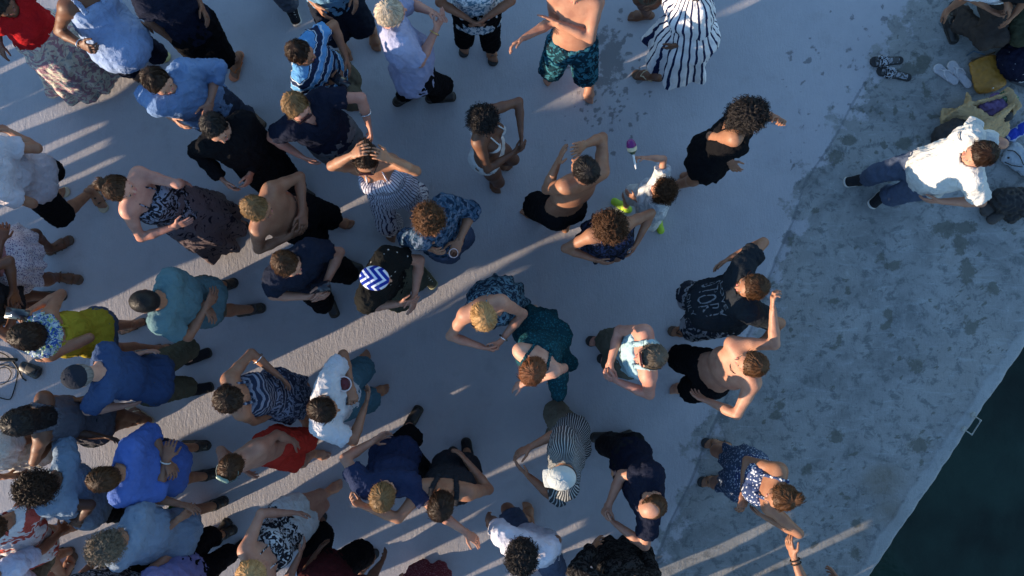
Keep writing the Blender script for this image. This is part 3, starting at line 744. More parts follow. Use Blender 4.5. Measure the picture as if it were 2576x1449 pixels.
def torso_shell(FR, off, t0=-.1, t1=.86, flare=0.0):
    s, w, fw, tp, Lt = FR['s'], FR['w'], FR['fw'], FR['tp'], FR['Lt']; pw = FR['pelw']
    pr = [E(tp(t0), tp(.15), (pw + off + flare, .106 * s + off + flare), (pw * .95 + off, .097 * s + off), L=Lt, k=.02, flat=(1, 0)),
          E(tp(.15), tp(.5), (.140 * s * w * fw + off, .093 * s + off), (.153 * s * w * fw + off, .104 * s + off), L=Lt, k=.04),
          E(tp(.5), tp(min(t1, .82)), (.155 * s * w * fw + off, .106 * s + off), (.147 * s * w * fw + off, .083 * s + off), L=Lt, k=.04)]
    if FR['fem']:
        for sg in (1, -1): pr.append(S(tp(.62) + FR['Fd'] * .092 * s + Lt * sg * .070 * s, .055 * s + off, k=.05))
    else:
        for sg in (1, -1): pr.append(S(tp(.72) + FR['Fd'] * .055 * s + Lt * sg * .075 * s, (.076 * s + off, .046 * s + off, .063 * s + off), ax=np.array([Lt, FR['Fd'], FR['U']]), k=.04))
    b = FR['belly']
    if b: pr.append(S(tp(.3) + FR['Fd'] * (.05 + b * .5) * s, ((.12 + b * .35) * s + off, (.08 + b * .6) * s + off, .16 * s + off), ax=np.array([Lt, FR['Fd'], FR['U']]), k=.06))
    if t0 < .02:
        for sg in (1, -1): pr.append(S(tp(.02) - FR['Fd'] * .06 * s + Lt * sg * .07 * s - FR['U'] * .03, .09 * s + off + .010, k=.05))
        pr.append(CUT(tp(t0), -FR['U'], rad=.35))
    return pr

def make_top(FR, kind, mat, opt=None):
    s, w, fw, tp, Lt, U, Fd, SH, Nk = (FR[k] for k in ('s', 'w', 'fw', 'tp', 'Lt', 'U', 'Fd', 'SH', 'Nk')); off = .017
    opt = opt or {}
    t0 = opt.get('hem', -.1)
    if kind in ('tee', 'polo', 'shirt', 'rolled'):
        pr = torso_shell(FR, off + opt.get('loose', .004), t0=t0, flare=.012)
        pr += [E(SH[0] - U * .01, SH[1] - U * .01, .058 * s * fw + off, k=.045)]
        for sg in (1, -1): pr.append(E(tp(.97) + Lt * sg * .035 * s, SH[0 if sg > 0 else 1] - Lt * sg * FR['sw'] * .25 + U * .015, .045 * s + off, k=.03))
        for i in (0, 1):
            el, tg, h = FR['HD'][i]; wr = FR['WR'][i][0]
            a = .056 * s * (w * .5 + .5)
            if kind in ('tee', 'polo'):
                e = SH[i] + (el - SH[i]) * opt.get('sleeve', .62); pr.append(E(SH[i], e, a + off * 1.1, a + off * 1.25, k=.03, flat=(0, 1)))
            else:
                pr.append(E(SH[i], el, a + off * 1.05, .048 * s + off, k=.03))
                e = el + (wr - el) * (.98 if kind == 'shirt' else opt.get('roll', .25)); pr.append(E(el, e, .047 * s + off, (.038 if kind == 'shirt' else .046) * s + off * .8, k=.015, flat=(0, 1)))
        nr = opt.get('neck', .062)
        pr.append(E(Nk - U * .03 * s + Fd * .02 * s, Nk + U * .12 * s, nr * s, (nr + .03) * s, k=0, sub=True))
        if opt.get('v'): pr.append(E(Nk - U * .12 * s + Fd * .10 * s, Nk + U * .05 * s + Fd * .06 * s, (.01, .08), (.06, .08), L=Lt, sub=True))
        o = garment(FR, 'shirt', pr, mat, fold=opt.get('fold', .0048))
        if kind in ('polo', 'shirt', 'rolled'):
            ring = []
            n = 18
            for j in range(n):
                a0 = 2 * math.pi * j / n; 
                if abs(a0 - math.pi / 2) < .25: continue
                c0 = Nk - U * .018 * s + Fd * .012 * s + Lt * math.cos(a0) * .068 * s + Fd * math.sin(a0) * .066 * s - U * math.sin(a0) * .03 * s
                a1 = 2 * math.pi * (j + 1) / n
                c1 = Nk - U * .018 * s + Fd * .012 * s + Lt * math.cos(a1) * .068 * s + Fd * math.sin(a1) * .066 * s - U * math.sin(a1) * .03 * s
                ring.append(E(c0, c1, .0125, k=.004))
            P, F = sdf_mesh(ring, .008); me = mesh_from('collar', [(P, F)]); bc_attr(me, P, FR); link('collar', me, FR['root'], [mat])
    elif kind in ('tank', 'dresstop', 'halter', 'camisole'):
        tt = dict(tank=.86, dresstop=.78, camisole=.76, halter=.72)[kind]
        pr = torso_shell(FR, off * .9, t0=t0, t1=.82)
        pr.append(CUT(tp(tt), U, rad=.5))
        stw = dict(tank=.022, dresstop=.014, camisole=.007, halter=.007)[kind]
        garment(FR, 'tank_top' if kind == 'tank' else 'bodice', pr, mat, fold=.004)
        st = []
        for sg in (1, -1):
            tops = tp(.985) + Lt * sg * (.085 if kind != 'halter' else .05) * s * w + U * .055 * s
            st += [E(tp(tt - .02) + Fd * .112 * s + Lt * sg * .075 * s, tops + Fd * .02 * s, (stw, .006), L=Lt, k=.005), ]
            st += [E(tops + Fd * .02 * s, tops - Fd * .03 * s, (stw, .006), L=Lt, k=.005)]
            st += [E(tops - Fd * .03 * s, tp(tt - .02) - Fd * (.105) * s + Lt * sg * .06 * s, (stw, .006), L=Lt, k=.005)]
        cell = .007 if stw < .012 else .009
        P, F = sdf_mesh(st, cell); me = mesh_from('strap', [(P, F)]); bc_attr(me, P, FR); link('strap', me, FR['root'], [opt.get('strapmat', mat)])
    elif kind == 'bikini':
        pr = [E(tp(.60) + Lt * .14 * s, tp(.60) - Lt * .14 * s, (.012, .012), k=.002)]
        bm = []
        for sg in (1, -1):
            bm.append(S(tp(.60) + Fd * .096 * s + Lt * sg * .072 * s, (.054 * s, .056 * s, .050 * s), ax=np.array([Lt, Fd, U]), k=.004))
            bm.append(E(tp(.66) + Fd * .15 * s + Lt * sg * .07 * s, Nk + Lt * sg * .052 * s + U * .005, .006, k=.004))
            bm.append(E(Nk + Lt * sg * .052 * s + U * .005, Nk - Fd * .06 * s, .006, k=.004))
            bm.append(E(tp(.58) + Fd * .10 * s + Lt * sg * .12 * s, tp(.57) + Lt * sg * .152 * s * w * fw, .007, k=.003))
            bm.append(E(tp(.57) + Lt * sg * .152 * s * w * fw, tp(.57) - Fd * .124 * s, .008, k=.003))
        P, F = sdf_mesh(bm, .0065); me = mesh_from('bikini_top', [(P, F)]); bc_attr(me, P, FR); link('bikini_top', me, FR['root'], [mat])

def leg_cloth(FR, off, t, hem_flare=.0):
    """trouser legs down to fraction t of the leg (1 = knee, 2 = ankle)"""
    s, HP, KN, AN = (FR[k] for k in ('s', 'HP', 'KN', 'AN')); pr = []
    for i in (0, 1):
        if t <= 1:
            e = HP[i] + (KN[i] - HP[i]) * t; pr.append(E(HP[i], e, .094 * s + off, .062 * s + off + hem_flare, k=.03, flat=(0, 1)))
        else:
            pr.append(E(HP[i], KN[i], .094 * s + off, .060 * s + off, k=.03))
            e = KN[i] + (AN[i] - KN[i]) * (t - 1); pr.append(E(KN[i], e, .06 * s + off, .045 * s + off + hem_flare, k=.02, flat=(0, 1)))
    return pr
def make_bottom(FR, kind, mat, opt=None):
    opt = opt or {}; s, tp, Lt, U, Fd, pw = (FR[k] for k in ('s', 'tp', 'Lt', 'U', 'Fd', 'pelw')); off = .014; z = V(0, 0, 1)
    waist = [E(tp(-.06), tp(opt.get('waist', .2)), (pw + off, .118 * s + off), (pw * .92 + off, .108 * s + off), L=Lt, k=.03, flat=(0, 1))]
    for sg in (1, -1): waist.append(S(tp(.02) - Fd * .06 * s + Lt * sg * .07 * s - U * .03, .09 * s + off, k=.04))
    if kind == 'shorts': pr = waist + leg_cloth(FR, off + .006, opt.get('len', .8), opt.get('flare', .018)); name = 'shorts'
    elif kind == 'trousers': pr = waist + leg_cloth(FR, off, opt.get('len', 1.93), opt.get('flare', .008)); name = 'trousers'
    elif kind == 'briefs':
        pr = [E(tp(-.06), tp(.06), (pw + .008, .118 * s), (pw + .008, .115 * s), L=Lt, k=.02, flat=(0, 1))]
        for sg in (1, -1): pr.append(S(tp(.02) - Fd * .06 * s + Lt * sg * .07 * s - U * .03, .098 * s, k=.04))
        for i in (0, 1): pr.append(E(FR['HP'][i], FR['HP'][i] + (FR['KN'][i] - FR['HP'][i]) * .12, .098 * s, k=.02, flat=(0, 1)))
        name = 'swim_briefs'
    elif kind in ('skirt', 'dress'):
        hz = opt.get('hz', .5); r = opt.get('r', .22); sh = opt.get('shift', (0, 0))
        fm = (FR['AN'][0] + FR['AN'][1]) / 2; a = tp(.22); tt = (a[2] - hz) / max(a[2] - .08, .1)
        b = a + (V(fm[0] + sh[0], fm[1] + sh[1], 0.08) - a) * tt
        b = V(b[0], b[1], hz)
        leg = FR['KN']
        if opt.get('fit', True):
            km = (leg[0] + leg[1]) / 2
        pr = [E(a, a + (b - a) * .45, (pw * .92 + off, .108 * s + off), (pw + off + (r - pw) * .5, .13 * s + (r - .13) * .5 + off), L=Lt, k=.03, flat=(0, 0)),
              E(a + (b - a) * .45, b, (pw + off + (r - pw) * .5, .13 * s + (r - .13) * .5 + off), (r + .02, r * .9), L=Lt, k=.03, flat=(0, 1))]
        for i in (0, 1): pr.append(E(FR['HP'][i], FR['HP'][i] + (FR['KN'][i] - FR['HP'][i]) * min(1, tt * 1.5), .112 * s, .09 * s, k=.05))
        for sg in (1, -1): pr.append(S(tp(.02) - Fd * .06 * s + Lt * sg * .07 * s - U * .03, .09 * s + off + .008, k=.05))
        for q in opt.get('tail', ()): pr.append(E(at(*q[0]), at(*q[1]), q[2], q[3], k=.06))
        nf = opt.get('nf', 11); am = opt.get('am', .016); sd = FR['seed']
        axis = nrm(b - a); L2 = nrm(Lt - axis * (Lt @ axis)); D2 = np.cross(axis, L2); LL = np.linalg.norm(b - a)
        def post(P):
            q = P - a; t = np.clip(q @ axis / LL, 0, 1.1); x = q @ L2; y = q @ D2; th = np.arctan2(y, x)
            f = am * t ** 1.3 * (np.sin(nf * th + sd) + .5 * np.sin(nf * 1.7 * th + sd * 2.1 + 3 * t))
            rr = np.sqrt(x * x + y * y) + 1e-6
            return P + (L2[None] * (x / rr)[:, None] + D2[None] * (y / rr)[:, None]) * f[:, None]
        garment(FR, 'skirt', pr, mat, cell=.0125, fold=.004, post=post); return
    o = garment(FR, name, pr, mat, fold=.005, fold_dir=False)

def make_shoes(FR, kind, mat, mat2=None, opt=None):
    s = FR['s']; z = V(0, 0, 1)
    mat2 = mat2 or plain('sole_rubber_dark', (.03, .028, .027), .8)
    for i in (0, 1):
        a = math.radians(FR['FA'][i]); u = V(math.cos(a), math.sin(a), 0); t = V(-u[1], u[0], 0); an = FR['AN'][i]; o = V(an[0], an[1], an[2] - .085 * s)
        if kind == 'shoe' or kind == 'sneaker':
            pr = [E(an + z * .035 * s, an - z * .02 * s, .044 * s, .046 * s, k=.02, flat=(1, 0)), E(o - u * .045 * s + z * .045 * s, o + u * .05 * s + z * .042 * s, (.040 * s, .042 * s), (.044 * s, .038 * s), L=t, k=.02),
                  E(o + u * .05 * s + z * .038 * s, o + u * .145 * s + z * .030 * s, (.046 * s, .036 * s), (.044 * s, .026 * s), L=t, k=.02), CUT(o + z * .006, -z, rad=.4)]
            P, F = sdf_mesh(pr, .008); sh = link('shoe', mesh_from('shoe', [(P, F)]), FR['root'], [mat])
            so = [E(o - u * .048 * s + z * .010, o + u * .05 * s + z * .010, (.047 * s, .03), (.045 * s, .03), L=t, k=.005), E(o + u * .05 * s + z * .010, o + u * .150 * s + z * .010, (.047 * s, .03), (.047 * s, .03), L=t, k=.01), CUT(o + z * .022, z, rad=.4), CUT(o + z * .001, -z, rad=.4)]
            so[0]['ra'] = (.048 * s, .048 * s)
            P, F = sdf_mesh(so, .008); link('sole', mesh_from('sole', [(P, F)]), sh, [mat2])
            if kind == 'sneaker':
                lc = [E(o + u * (.03 + .02 * j) * s - t * .02 * s + z * (.083 - .007 * j) * s, o + u * (.042 + .02 * j) * s + t * .02 * s + z * (.083 - .007 * j) * s, .0035, k=0) for j in range(5)]
                P, F = sdf_mesh(lc, .003); link('shoelace', mesh_from('shoelace', [(P, F)]), sh, [plain('lace_white', (.7, .7, .68), .8)])
        else:
            so = [E(o - u * .05 * s, o + u * .04 * s, (.038 * s, .05), (.036 * s, .05), L=t, k=.02), E(o + u * .04 * s, o + u * .145 * s, (.036 * s, .05), (.048 * s, .05), L=t, k=.02), CUT(o + z * .0135, z, rad=.4), CUT(o + z * .001, -z, rad=.4)]
            P, F = sdf_mesh(so, .0065); so_ = link('sandal', mesh_from('sandal', [(P, F)]), FR['root'], [mat2])
            b = o + u * .118 * s + t * .014 * s + z * .014
            if kind == 'flip':
                st = []
                for sg in (1, -1):
                    m = o + u * .07 * s + t * sg * .036 * s + z * .045 * s; e = o + u * .01 * s + t * sg * .042 * s + z * .012
                    st += [E(b + z * .014, o + u * .095 * s + t * sg * .02 * s + z * .050 * s, .0048, .0065, k=.002), E(o + u * .095 * s + t * sg * .02 * s + z * .05 * s, m, .0065, k=.002), E(m, e, .0065, .0055, k=.002)]
            else:
                st = []
                for x, zz in ((.105, .04), (.06, .066), (-.005, .10)):
                    for sg in (1, -1): st.append(E(o + u * x * s + z * (zz + .008) * s, o + u * (x - .005) * s + t * sg * .047 * s + z * .014, .0065, k=.003))
            P, F = sdf_mesh(st, .0045); link('sandal_strap', mesh_from('sandal_strap', [(P, F)]), so_, [mat])

# accessories worn on the body (children of the person)
def sunglasses(lens=(.01, .01, .012), on_top=False):
    def f(FR):
        hp, hax, s = FR['hp'], np.array([FR['hl'], FR['hf'], FR['hu']]), FR['s']; dy, dz = (-.02, .085) if on_top else (0, 0)
        fr = []; le = []
        for sg in (1, -1):
            c = hp(.034 * sg, .104 + dy, .0 + dz); le.append(S(c, (.027 * s, .006 * s, .021 * s), ax=hax))
            fr += [E(hp(.06 * sg, .098 + dy, .008 + dz), hp(.084 * sg, .03 + dy, .005 + dz), .0038, k=.002), E(hp(.084 * sg, .03 + dy, .005 + dz), hp(.086 * sg, -.03 + dy, -.002 + dz), .0035, k=.002)]
        fr.append(E(hp(-.03, .108 + dy, .012 + dz), hp(.03, .108 + dy, .012 + dz), .004, k=.002))
        P, F = sdf_mesh(fr, .0032); o = link('sunglasses', mesh_from('sunglasses', [(P, F)]), FR['root'], [plain('glasses_frame', (.015, .012, .01), .3)])
        P, F = sdf_mesh(le, .0035); link('lens', mesh_from('lens', [(P, F)]), o, [plain('dark_lens', lens, .08)])
    return f
def band(which, mat, t=.9, name='bracelet', r=.031, th=.005, elbow=False):
    def f(FR):
        el, tg, h = FR['HD'][which]; wr = FR['WR'][which][0]; c = el + (wr - el) * t; d = nrm(wr - el); a = nrm(np.cross(d, V(.2, .3, 1))); b = np.cross(d, a); rr = r * FR['s'] + .004
        n = 12; pts = [c + a * math.cos(2 * math.pi * i / n) * rr + b * math.sin(2 * math.pi * i / n) * rr for i in range(n)]
        P, F = sdf_mesh([E(pts[i], pts[(i + 1) % n], th, k=.001) for i in range(n)], .004); link(name, mesh_from(name, [(P, F)]), FR['root'], [mat])
    return f
def necklace(mat, th=.0035, drop=.10, name='necklace'):
    def f(FR):
        Nk, U, Lt, Fd, s = (FR[k] for k in ('Nk', 'U', 'Lt', 'Fd', 's')); n = 16; pts = []
        for i in range(n):
            a = 2 * math.pi * i / n; f_ = math.sin(a)
            pts.append(Nk + Lt * math.cos(a) * .075 * s + Fd * (f_ * .085 + .01) * s - U * (.01 + max(f_, 0) * drop) * s + U * .012)
        P, F = sdf_mesh([E(pts[i], pts[(i + 1) % n], th, k=.001) for i in range(n)], .004); link(name, mesh_from(name, [(P, F)]), FR['root'], [mat])
    return f
def goggles(FR):
    hp, hax, s = FR['hp'], np.array([FR['hl'], FR['hf'], FR['hu']]), FR['s']
    le = [S(hp(.033 * sg, .045, .118), (.023 * s, .017 * s, .012 * s), ax=hax) for sg in (1, -1)]
    P, F = sdf_mesh(le + [E(hp(-.01, .045, .122), hp(.01, .045, .122), .004)], .004); o = link('swim_goggles', mesh_from('swim_goggles', [(P, F)]), FR['root'], [plain('goggle_green', (.16, .24, .19), .4)])
    n = 14; pts = [hp(math.cos(a) * .092, .02 + math.sin(a) * .085 - .02, .10 - abs(math.cos(a)) * .03 - (1 - math.sin(a)) * .012) for a in [math.pi * (.15 + 1.0 * i / n * .0) + (-1.2 * math.pi) * 0 + 2 * math.pi * i / n for i in range(n)]]
    P, F = sdf_mesh([E(pts[i], pts[(i + 1) % n], .004, k=.001) for i in range(n)], .004); link('strap', mesh_from('strap', [(P, F)]), o, [plain('goggle_strap', (.10, .13, .11), .6)])
def strokes(part, segs, z0, mat, r=.005, name='print_mark'):
    """small flat mark lying on a garment; segs are photograph segments, dropped straight down onto the cloth"""
    def f(FR):
        from mathutils.bvhtree import BVHTree
        body = [o for o in FR['root'].children if o.name.split('.')[0] == part][-1]
        n = len(body.data.vertices); co = np.empty(n * 3, np.float32); body.data.vertices.foreach_get('co', co); co = co.reshape(-1, 3)
        bv = BVHTree.FromPolygons([Vector(c) for c in co.tolist()], [tuple(p.vertices) for p in body.data.polygons]); pr = []
        for (u0, v0, u1, v1) in segs:
            pts = []
            for t in (0, .5, 1):
                q = at(u0 + (u1 - u0) * t, v0 + (v1 - v0) * t, z0); h = bv.ray_cast(Vector((q[0], q[1], 3)), Vector((0, 0, -1)))
                if h[0] is not None: pts.append(V(*h[0]))
            for i in range(len(pts) - 1): pr.append(E(pts[i], pts[i + 1], r, k=.001))
        if pr:
            P, F = sdf_mesh(pr, .0035); link(name, mesh_from(name, [(P, F)]), body, [mat])
    return f
def scarf(mat):
    def f(FR):
        Nk, U, Lt, Fd, s = (FR[k] for k in ('Nk', 'U', 'Lt', 'Fd', 's')); n = 12
        pts = [Nk + U * .012 + Lt * math.cos(2 * math.pi * i / n) * .105 * s + Fd * math.sin(2 * math.pi * i / n) * .10 * s for i in range(n)]
        garment(FR, 'scarf', [E(pts[i], pts[(i + 1) % n], .042, k=.015) for i in range(n)], mat, cell=.010, fold=.010, wl=.08)
    return f
def beard(col='dark'):
    def f(FR):
        hp, hax, s = FR['hp'], np.array([FR['hl'], FR['hf'], FR['hu']]), FR['s']
        pr = [S(hp(0, .038, -.065), (.062 * s, .062 * s, .045 * s), ax=hax), S(hp(0, .10, -.028), (.03 * s, .035 * s, .03 * s), ax=hax, sub=True)]
        P, F = sdf_mesh(pr, .007); me = mesh_from('beard', [(P, F)]); set_attr(me, 'hs', P - hp(0, 0, 0)); link('beard', me, FR['root'], [hair_mat(col)])
    return f
def text_on(lines, size, fwd=1, up=.45, col=(.5, .5, .5), back=False, rot=0):
    """flat print on the chest: letters as thin raised meshes following the chest surface"""
    def f(FR):
        tp, Lt, Fd, U, s = (FR[k] for k in ('tp', 'Lt', 'Fd', 'U', 's'))
        sg = -1 if back else 1
        body = [o for o in FR['root'].children if o.name.split('.')[0] == 'shirt'][-1]
        from mathutils.bvhtree import BVHTree
        n = len(body.data.vertices); co = np.empty(n * 3, np.float32); body.data.vertices.foreach_get('co', co); co = co.reshape(-1, 3)
        bv = BVHTree.FromPolygons([Vector(c) for c in co.tolist()], [tuple(p.vertices) for p in body.data.polygons])
        for j, (txt, sz) in enumerate(lines):
            cu = bpy.data.curves.new('t', 'FONT'); cu.body = txt; cu.size = sz; cu.align_x = 'CENTER'; cu.resolution_u = 2
            to = bpy.data.objects.new('t', cu); COL.objects.link(to); dg = bpy.context.evaluated_depsgraph_get(); me = bpy.data.meshes.new_from_object(to.evaluated_get(dg))
            bpy.data.objects.remove(to)
            bm_ = __import__('bmesh').new(); bm_.from_mesh(me); __import__('bmesh').ops.subdivide_edges(bm_, edges=[e for e in bm_.edges if e.calc_length() > .02], cuts=1)
            __import__('bmesh').ops.triangulate(bm_, faces=bm_.faces)
            for v in bm_.verts:
                x, y = v.co.x, v.co.y
                o = tp(up) + U * (y - size * j) + Lt * x * sg + Fd * sg * .5
                hit = bv.ray_cast(Vector(o), Vector(-Fd * sg))
                p = V(*hit[0]) + Fd * sg * .0025 if hit[0] is not None else tp(up) + U * (y - size * j) + Lt * x * sg + Fd * sg * .13
                v.co = Vector(p)
            bm_.to_mesh(me); bm_.free()
            link('lettering', me, FR['root'], [plain('print_grey', col, .8)], smooth=False)
    return f
NPER = 0
# ------------------------------------------------------------------ cast
navy = cloth('navy', a=(.012, .015, .030)); blackc = cloth('black', a=(.0075, .0075, .009)); charcoal = cloth('charcoal', a=(.022, .023, .027))
white = cloth('white', a=(.60, .60, .58)); khaki = cloth('khaki', a=(.15, .135, .10)); denim = cloth('denim', a=(.075, .10, .16)); ddenim = cloth('dark_denim', a=(.035, .045, .075))
blackleather = plain('black_leather', (.012, .011, .011), .45); brownleather = plain('brown_leather', (.09, .05, .03), .6); darkrub = plain('black_rubber', (.015, .014, .014), .6)
olive = cloth('olive', a=(.10, .10, .07)); silver = plain('silver', (.6, .6, .6), .25, 1.0); gold = plain('gold', (.6, .42, .15), .3, 1.0); cordm = plain('dark_cord', (.02, .015, .012), .8)
beige = plain('beige_leather', (.42, .35, .24), .7)

# --- top edge, left to right
person("person in a red top and long floral cream skirt at the top left corner", (-2, 8), -35, feet=[(232, 208, -40), (262, 170, -30)], s=.98, w=1.0, skin='brown', hair=('long', 'black'), fem=True, pitch=20,
       top=('tee', cloth('red', a=(.38, .012, .015)), {'sleeve': .5}), bottom=('dress', cloth('cream_floral', 'floral', (.62, .58, .48), (.40, .24, .28), (.30, .33, .34), sc=1.2), {'hz': .12, 'r': .30, 'tail': [((120, 110, .5), (135, 225, .12), .1, .06)]}), shoes=('flip', beige, beige), hands=[(5, 132, 1.0), (75, 12, 1.1)])
person("big man in a pale blue tank top lifting his glinting hand near the top left", (185, -38), -50, feet=[(392, 138, -12), (345, 190, -30)], w=1.25, belly=.27, skin='brown', hair=('buzz', 'black'), pitch=10,
       top=('tank', cloth('paleblue', a=(.27, .36, .55)), {'hem': -.12}), bottom=('shorts', navy, {'len': 1.02}), shoes=('sandal', blackleather, plain('yellow_sole', (.55, .48, .2), .7)), hands=[dict(p=(210, 74, 1.22), e=(168, 168, 1.0), curl=.9), dict(p=(322, 45, 1.0), e=(272, 5, 1.15))], pel=(300, 95, .95), extras=[band(1, silver, .95, 'wristwatch')])
person("person in a navy tee and black shorts with orange flip flops at the top edge", (372, -62), -40, feet=[(596, 168, -105), (532, 148, -75)], skin='olive', hair=('short', 'dark'), pel=(478, 60, .93),
       top=('tee', navy), bottom=('shorts', blackc, {'len': 1.0, 'flare': .03}), shoes=('flip', cloth('orange', a=(.5, .15, .05)), plain('orange_foam', (.55, .2, .1), .8)), hands=[(478, 30, 1.0), None])
person("person in jeans with only one grey leg and shoe showing at the top edge", (655, -200), -20, feet=[(738, 32, -70), (700, -30, -60)], skin='fair', hair=('short', 'brown'), top=('tee', white), bottom=('trousers', cloth('grey_jeans', a=(.10, .12, .16))), shoes=('sneaker', charcoal, white))
person("person in dark shorts standing astride above the striped polo boy", (782, -92), -75, feet=[(868, 128, -70), (943, 102, -80)], skin='tan', hair=('short', 'brown'), top=('tee', cloth('skyblue', a=(.16, .33, .5))), bottom=('shorts', cloth('blacknavy', a=(.014, .018, .03)), {'len': 1.0, 'flare': .03}), hands=[(795, 20, 1.0), (895, 5, 1.0)])
person("brown haired boy in a blue striped polo looking down at his phone", (757, 132), -15, feet=[(868, 236, -10), (885, 262, -30)], s=.93, pitch=5, skin='tan', hair=('short', 'dark'), w=1.0,
       top=('polo', cloth('polo', 'polo', (.12, .33, .62), (.02, .03, .07), (.5, .6, .7)), {'hem': -.08}), bottom=('shorts', khaki, {'len': .95}), hands=[dict(p=(878, 165, 1.0), e=(838, 110, 1.1)), dict(p=(850, 200, 1.02), e=(785, 205, 1.1), curl=.8)], pel=(835, 180, .9))
person("grey haired man in a pale lilac shirt seen from behind, clapping", (985, 32), 20, T=25, feet=[(1026, 242, 30), (1112, 246, 5)], w=1.18, pitch=12, skin='pink', hair=('short', 'white'), belly=.05,
       top=('tee', cloth('lilac', a=(.34, .36, .52)), {'hem': -.12, 'sleeve': .85}), bottom=('trousers', blackc), shoes=('shoe', blackleather), pel=(1045, 165, .94),
       hands=[dict(p=(1104, 38, 1.25), e=(1050, 20, 1.15), curl=.25, pn=(.2, -1, 0)), dict(p=(1108, 52, 1.24), e=(1085, 150, 1.1), curl=.25, pn=(-.2, 1, 0))], extras=[band(1, gold, .92, 'wristwatch')])
person("person in a white flowery tunic and black leggings with clasped hands", (1188, -78), -90, feet=[(1170, 108, -98), (1236, 130, -80)], s=.97, fem=True, skin='tan', hair=('long', 'brown'), pitch=30, pel=(1200, 15, .9),
       top=('tee', cloth('whiteflower', 'floral', (.66, .70, .72), (.12, .22, .3), sc=.7), {'hem': -.3}), bottom=('trousers', blackc, {'len': 1.55}), shoes=('sandal', cloth('grey_canvas', a=(.10, .09, .09)), darkrub),
       hands=[dict(p=(1206, 52, .95), e=(1245, 5, 1.1)), dict(p=(1196, 48, .95), e=(1160, 5, 1.1))])
person("shirtless man in teal patterned swim shorts raising one hand", (1452, -32), -100, feet=[(1386, 188, -125), (1481, 232, -92)], w=1.12, skin='fair', hair=('short', 'brown'), pitch=5, pel=(1432, 92, .98),
       bottom=('shorts', cloth('tealprint', 'print', (.010, .04, .06), (.04, .17, .23), (.012, .018, .028), sc=1.0), {'len': .92, 'flare': .015, 'waist': .08}), hands=[dict(p=(1296, 108, 1.1), e=(1375, 45, 1.15), curl=.5), dict(p=(1384, 48, 1.25), e=(1458, 128, 1.1), curl=.1, pn=(-1, 0, .2))])
person("person with one bare brown foot showing at the top edge, left of the kaftan", (1672, -165), -150, feet=[(1608, 42, 180), (1650, -40, -160)], skin='brown', hair=('short', 'black'), top=('tee', charcoal), bottom=('shorts', khaki))
person("woman in a white kaftan with thin navy stripes walking in flat sandals", (1745, -45), 195, feet=[(1628, 192, 172), (1700, 168, 180)], fem=True, skin='brown', hair=('long', 'dark'), pel=(1745, 55, .95), w=1.05,
       top=('tee', cloth('kaftan', 'vstripe', (.72, .72, .74), (.015, .022, .07), sc=1.05), {'sleeve': .98, 'hem': -.2, 'loose': .03}), bottom=('dress', cloth('kaftan', 'vstripe'), {'hz': .42, 'r': .27, 'nf': 7, 'am': .03}), shoes=('flip', beige, brownleather))
# --- upper row
person("man in a light blue rolled sleeve shirt looking down, behind the black shirt man", (398, 205), -38, feet=[(600, 335, -40), (640, 300, -40)], w=1.15, pitch=5, skin='fair', hair=('short', 'dark'), pel=(520, 270, .95),
       top=('rolled', cloth('oxford_blue', a=(.15, .24, .42)), {'roll': .45, 'hem': -.12}), bottom=('trousers', ddenim), shoes=('shoe', brownleather), hands=[dict(p=(510, 275, 1.1), e=(545, 225, 1.1)), dict(p=(450, 285, 1.12), e=(395, 265, 1.1))])
person("black haired man in a long sleeve black shirt holding both hands out", (543, 322), -62, feet=[(762, 482, -35), (680, 450, -70)], w=1.15, pitch=3, skin='fair', hair=('short', 'black'), pel=(655, 400, .95), T=-60,
       top=('shirt', blackc, {'hem': -.12}), bottom=('trousers', blackc), shoes=('shoe', blackleather), hands=[dict(p=(574, 468, 1.0), e=(520, 400, 1.1), curl=.5), dict(p=(626, 455, 1.0), e=(640, 400, 1.05), curl=.6)])
person("blond man in a navy tee and sunglasses, silver band on his wrist", (748, 270), -52, feet=[(870, 395, -60), (890, 360, -40)], w=1.15, pitch=-2, skin='pink', hair=('short', 'darkblond'), pel=(835, 345, .95), T=-48,
       top=('tee', navy, {'v': 1, 'hem': -.12}), bottom=('shorts', cloth('greyshort', a=(.13, .13, .14))), shoes=('sneaker', charcoal), hands=[dict(p=(776, 405, .95), e=(733, 365, 1.1)), dict(p=(932, 330, 1.0), e=(905, 285, 1.15))], extras=[sunglasses((.03, .008, .008)), band(0, silver, .55, 'arm_band', .038)])
person("woman in a striped jumpsuit holding her hair with both hands", (922, 402), -92, feet=[(985, 580, -95), (1055, 500, -60)], fem=True, pitch=0, skin='tan', hair=('bun', 'dark'), pel=(985, 470, .93), w=1.05, T=-85,
       top=('halter', cloth('jumpsuit', 'vstripe', (.62, .60, .66), (.05, .045, .10), sc=.5), {'hem': -.1}), bottom=('trousers', cloth('jumpsuit', 'vstripe'), {'len': 1.9, 'flare': .05, 'waist': .3}),
       hands=[dict(p=(958, 390, 1.74), e=(1050, 432, 1.5), curl=.5, pn=(-.6, 0, -.6)), dict(p=(905, 380, 1.76), e=(812, 428, 1.5), curl=.5, pn=(.6, 0, -.6))], extras=[sunglasses((.02, .02, .03))])
person("woman in a white bikini top with curly black hair tied up", (1222, 302), -12, feet=[(1243, 462, -75), (1262, 415, -20)], s=.93, fem=True, skin='brown', hair=('curly', 'black'), pitch=5, pel=(1225, 372, .9), T=-15, w=1.08,
       top=('bikini', white), bottom=('briefs', white), hands=[dict(p=(1312, 362, 1.05), e=(1290, 320, 1.1)), dict(p=(1312, 372, 1.02), e=(1240, 425, 1.05))])
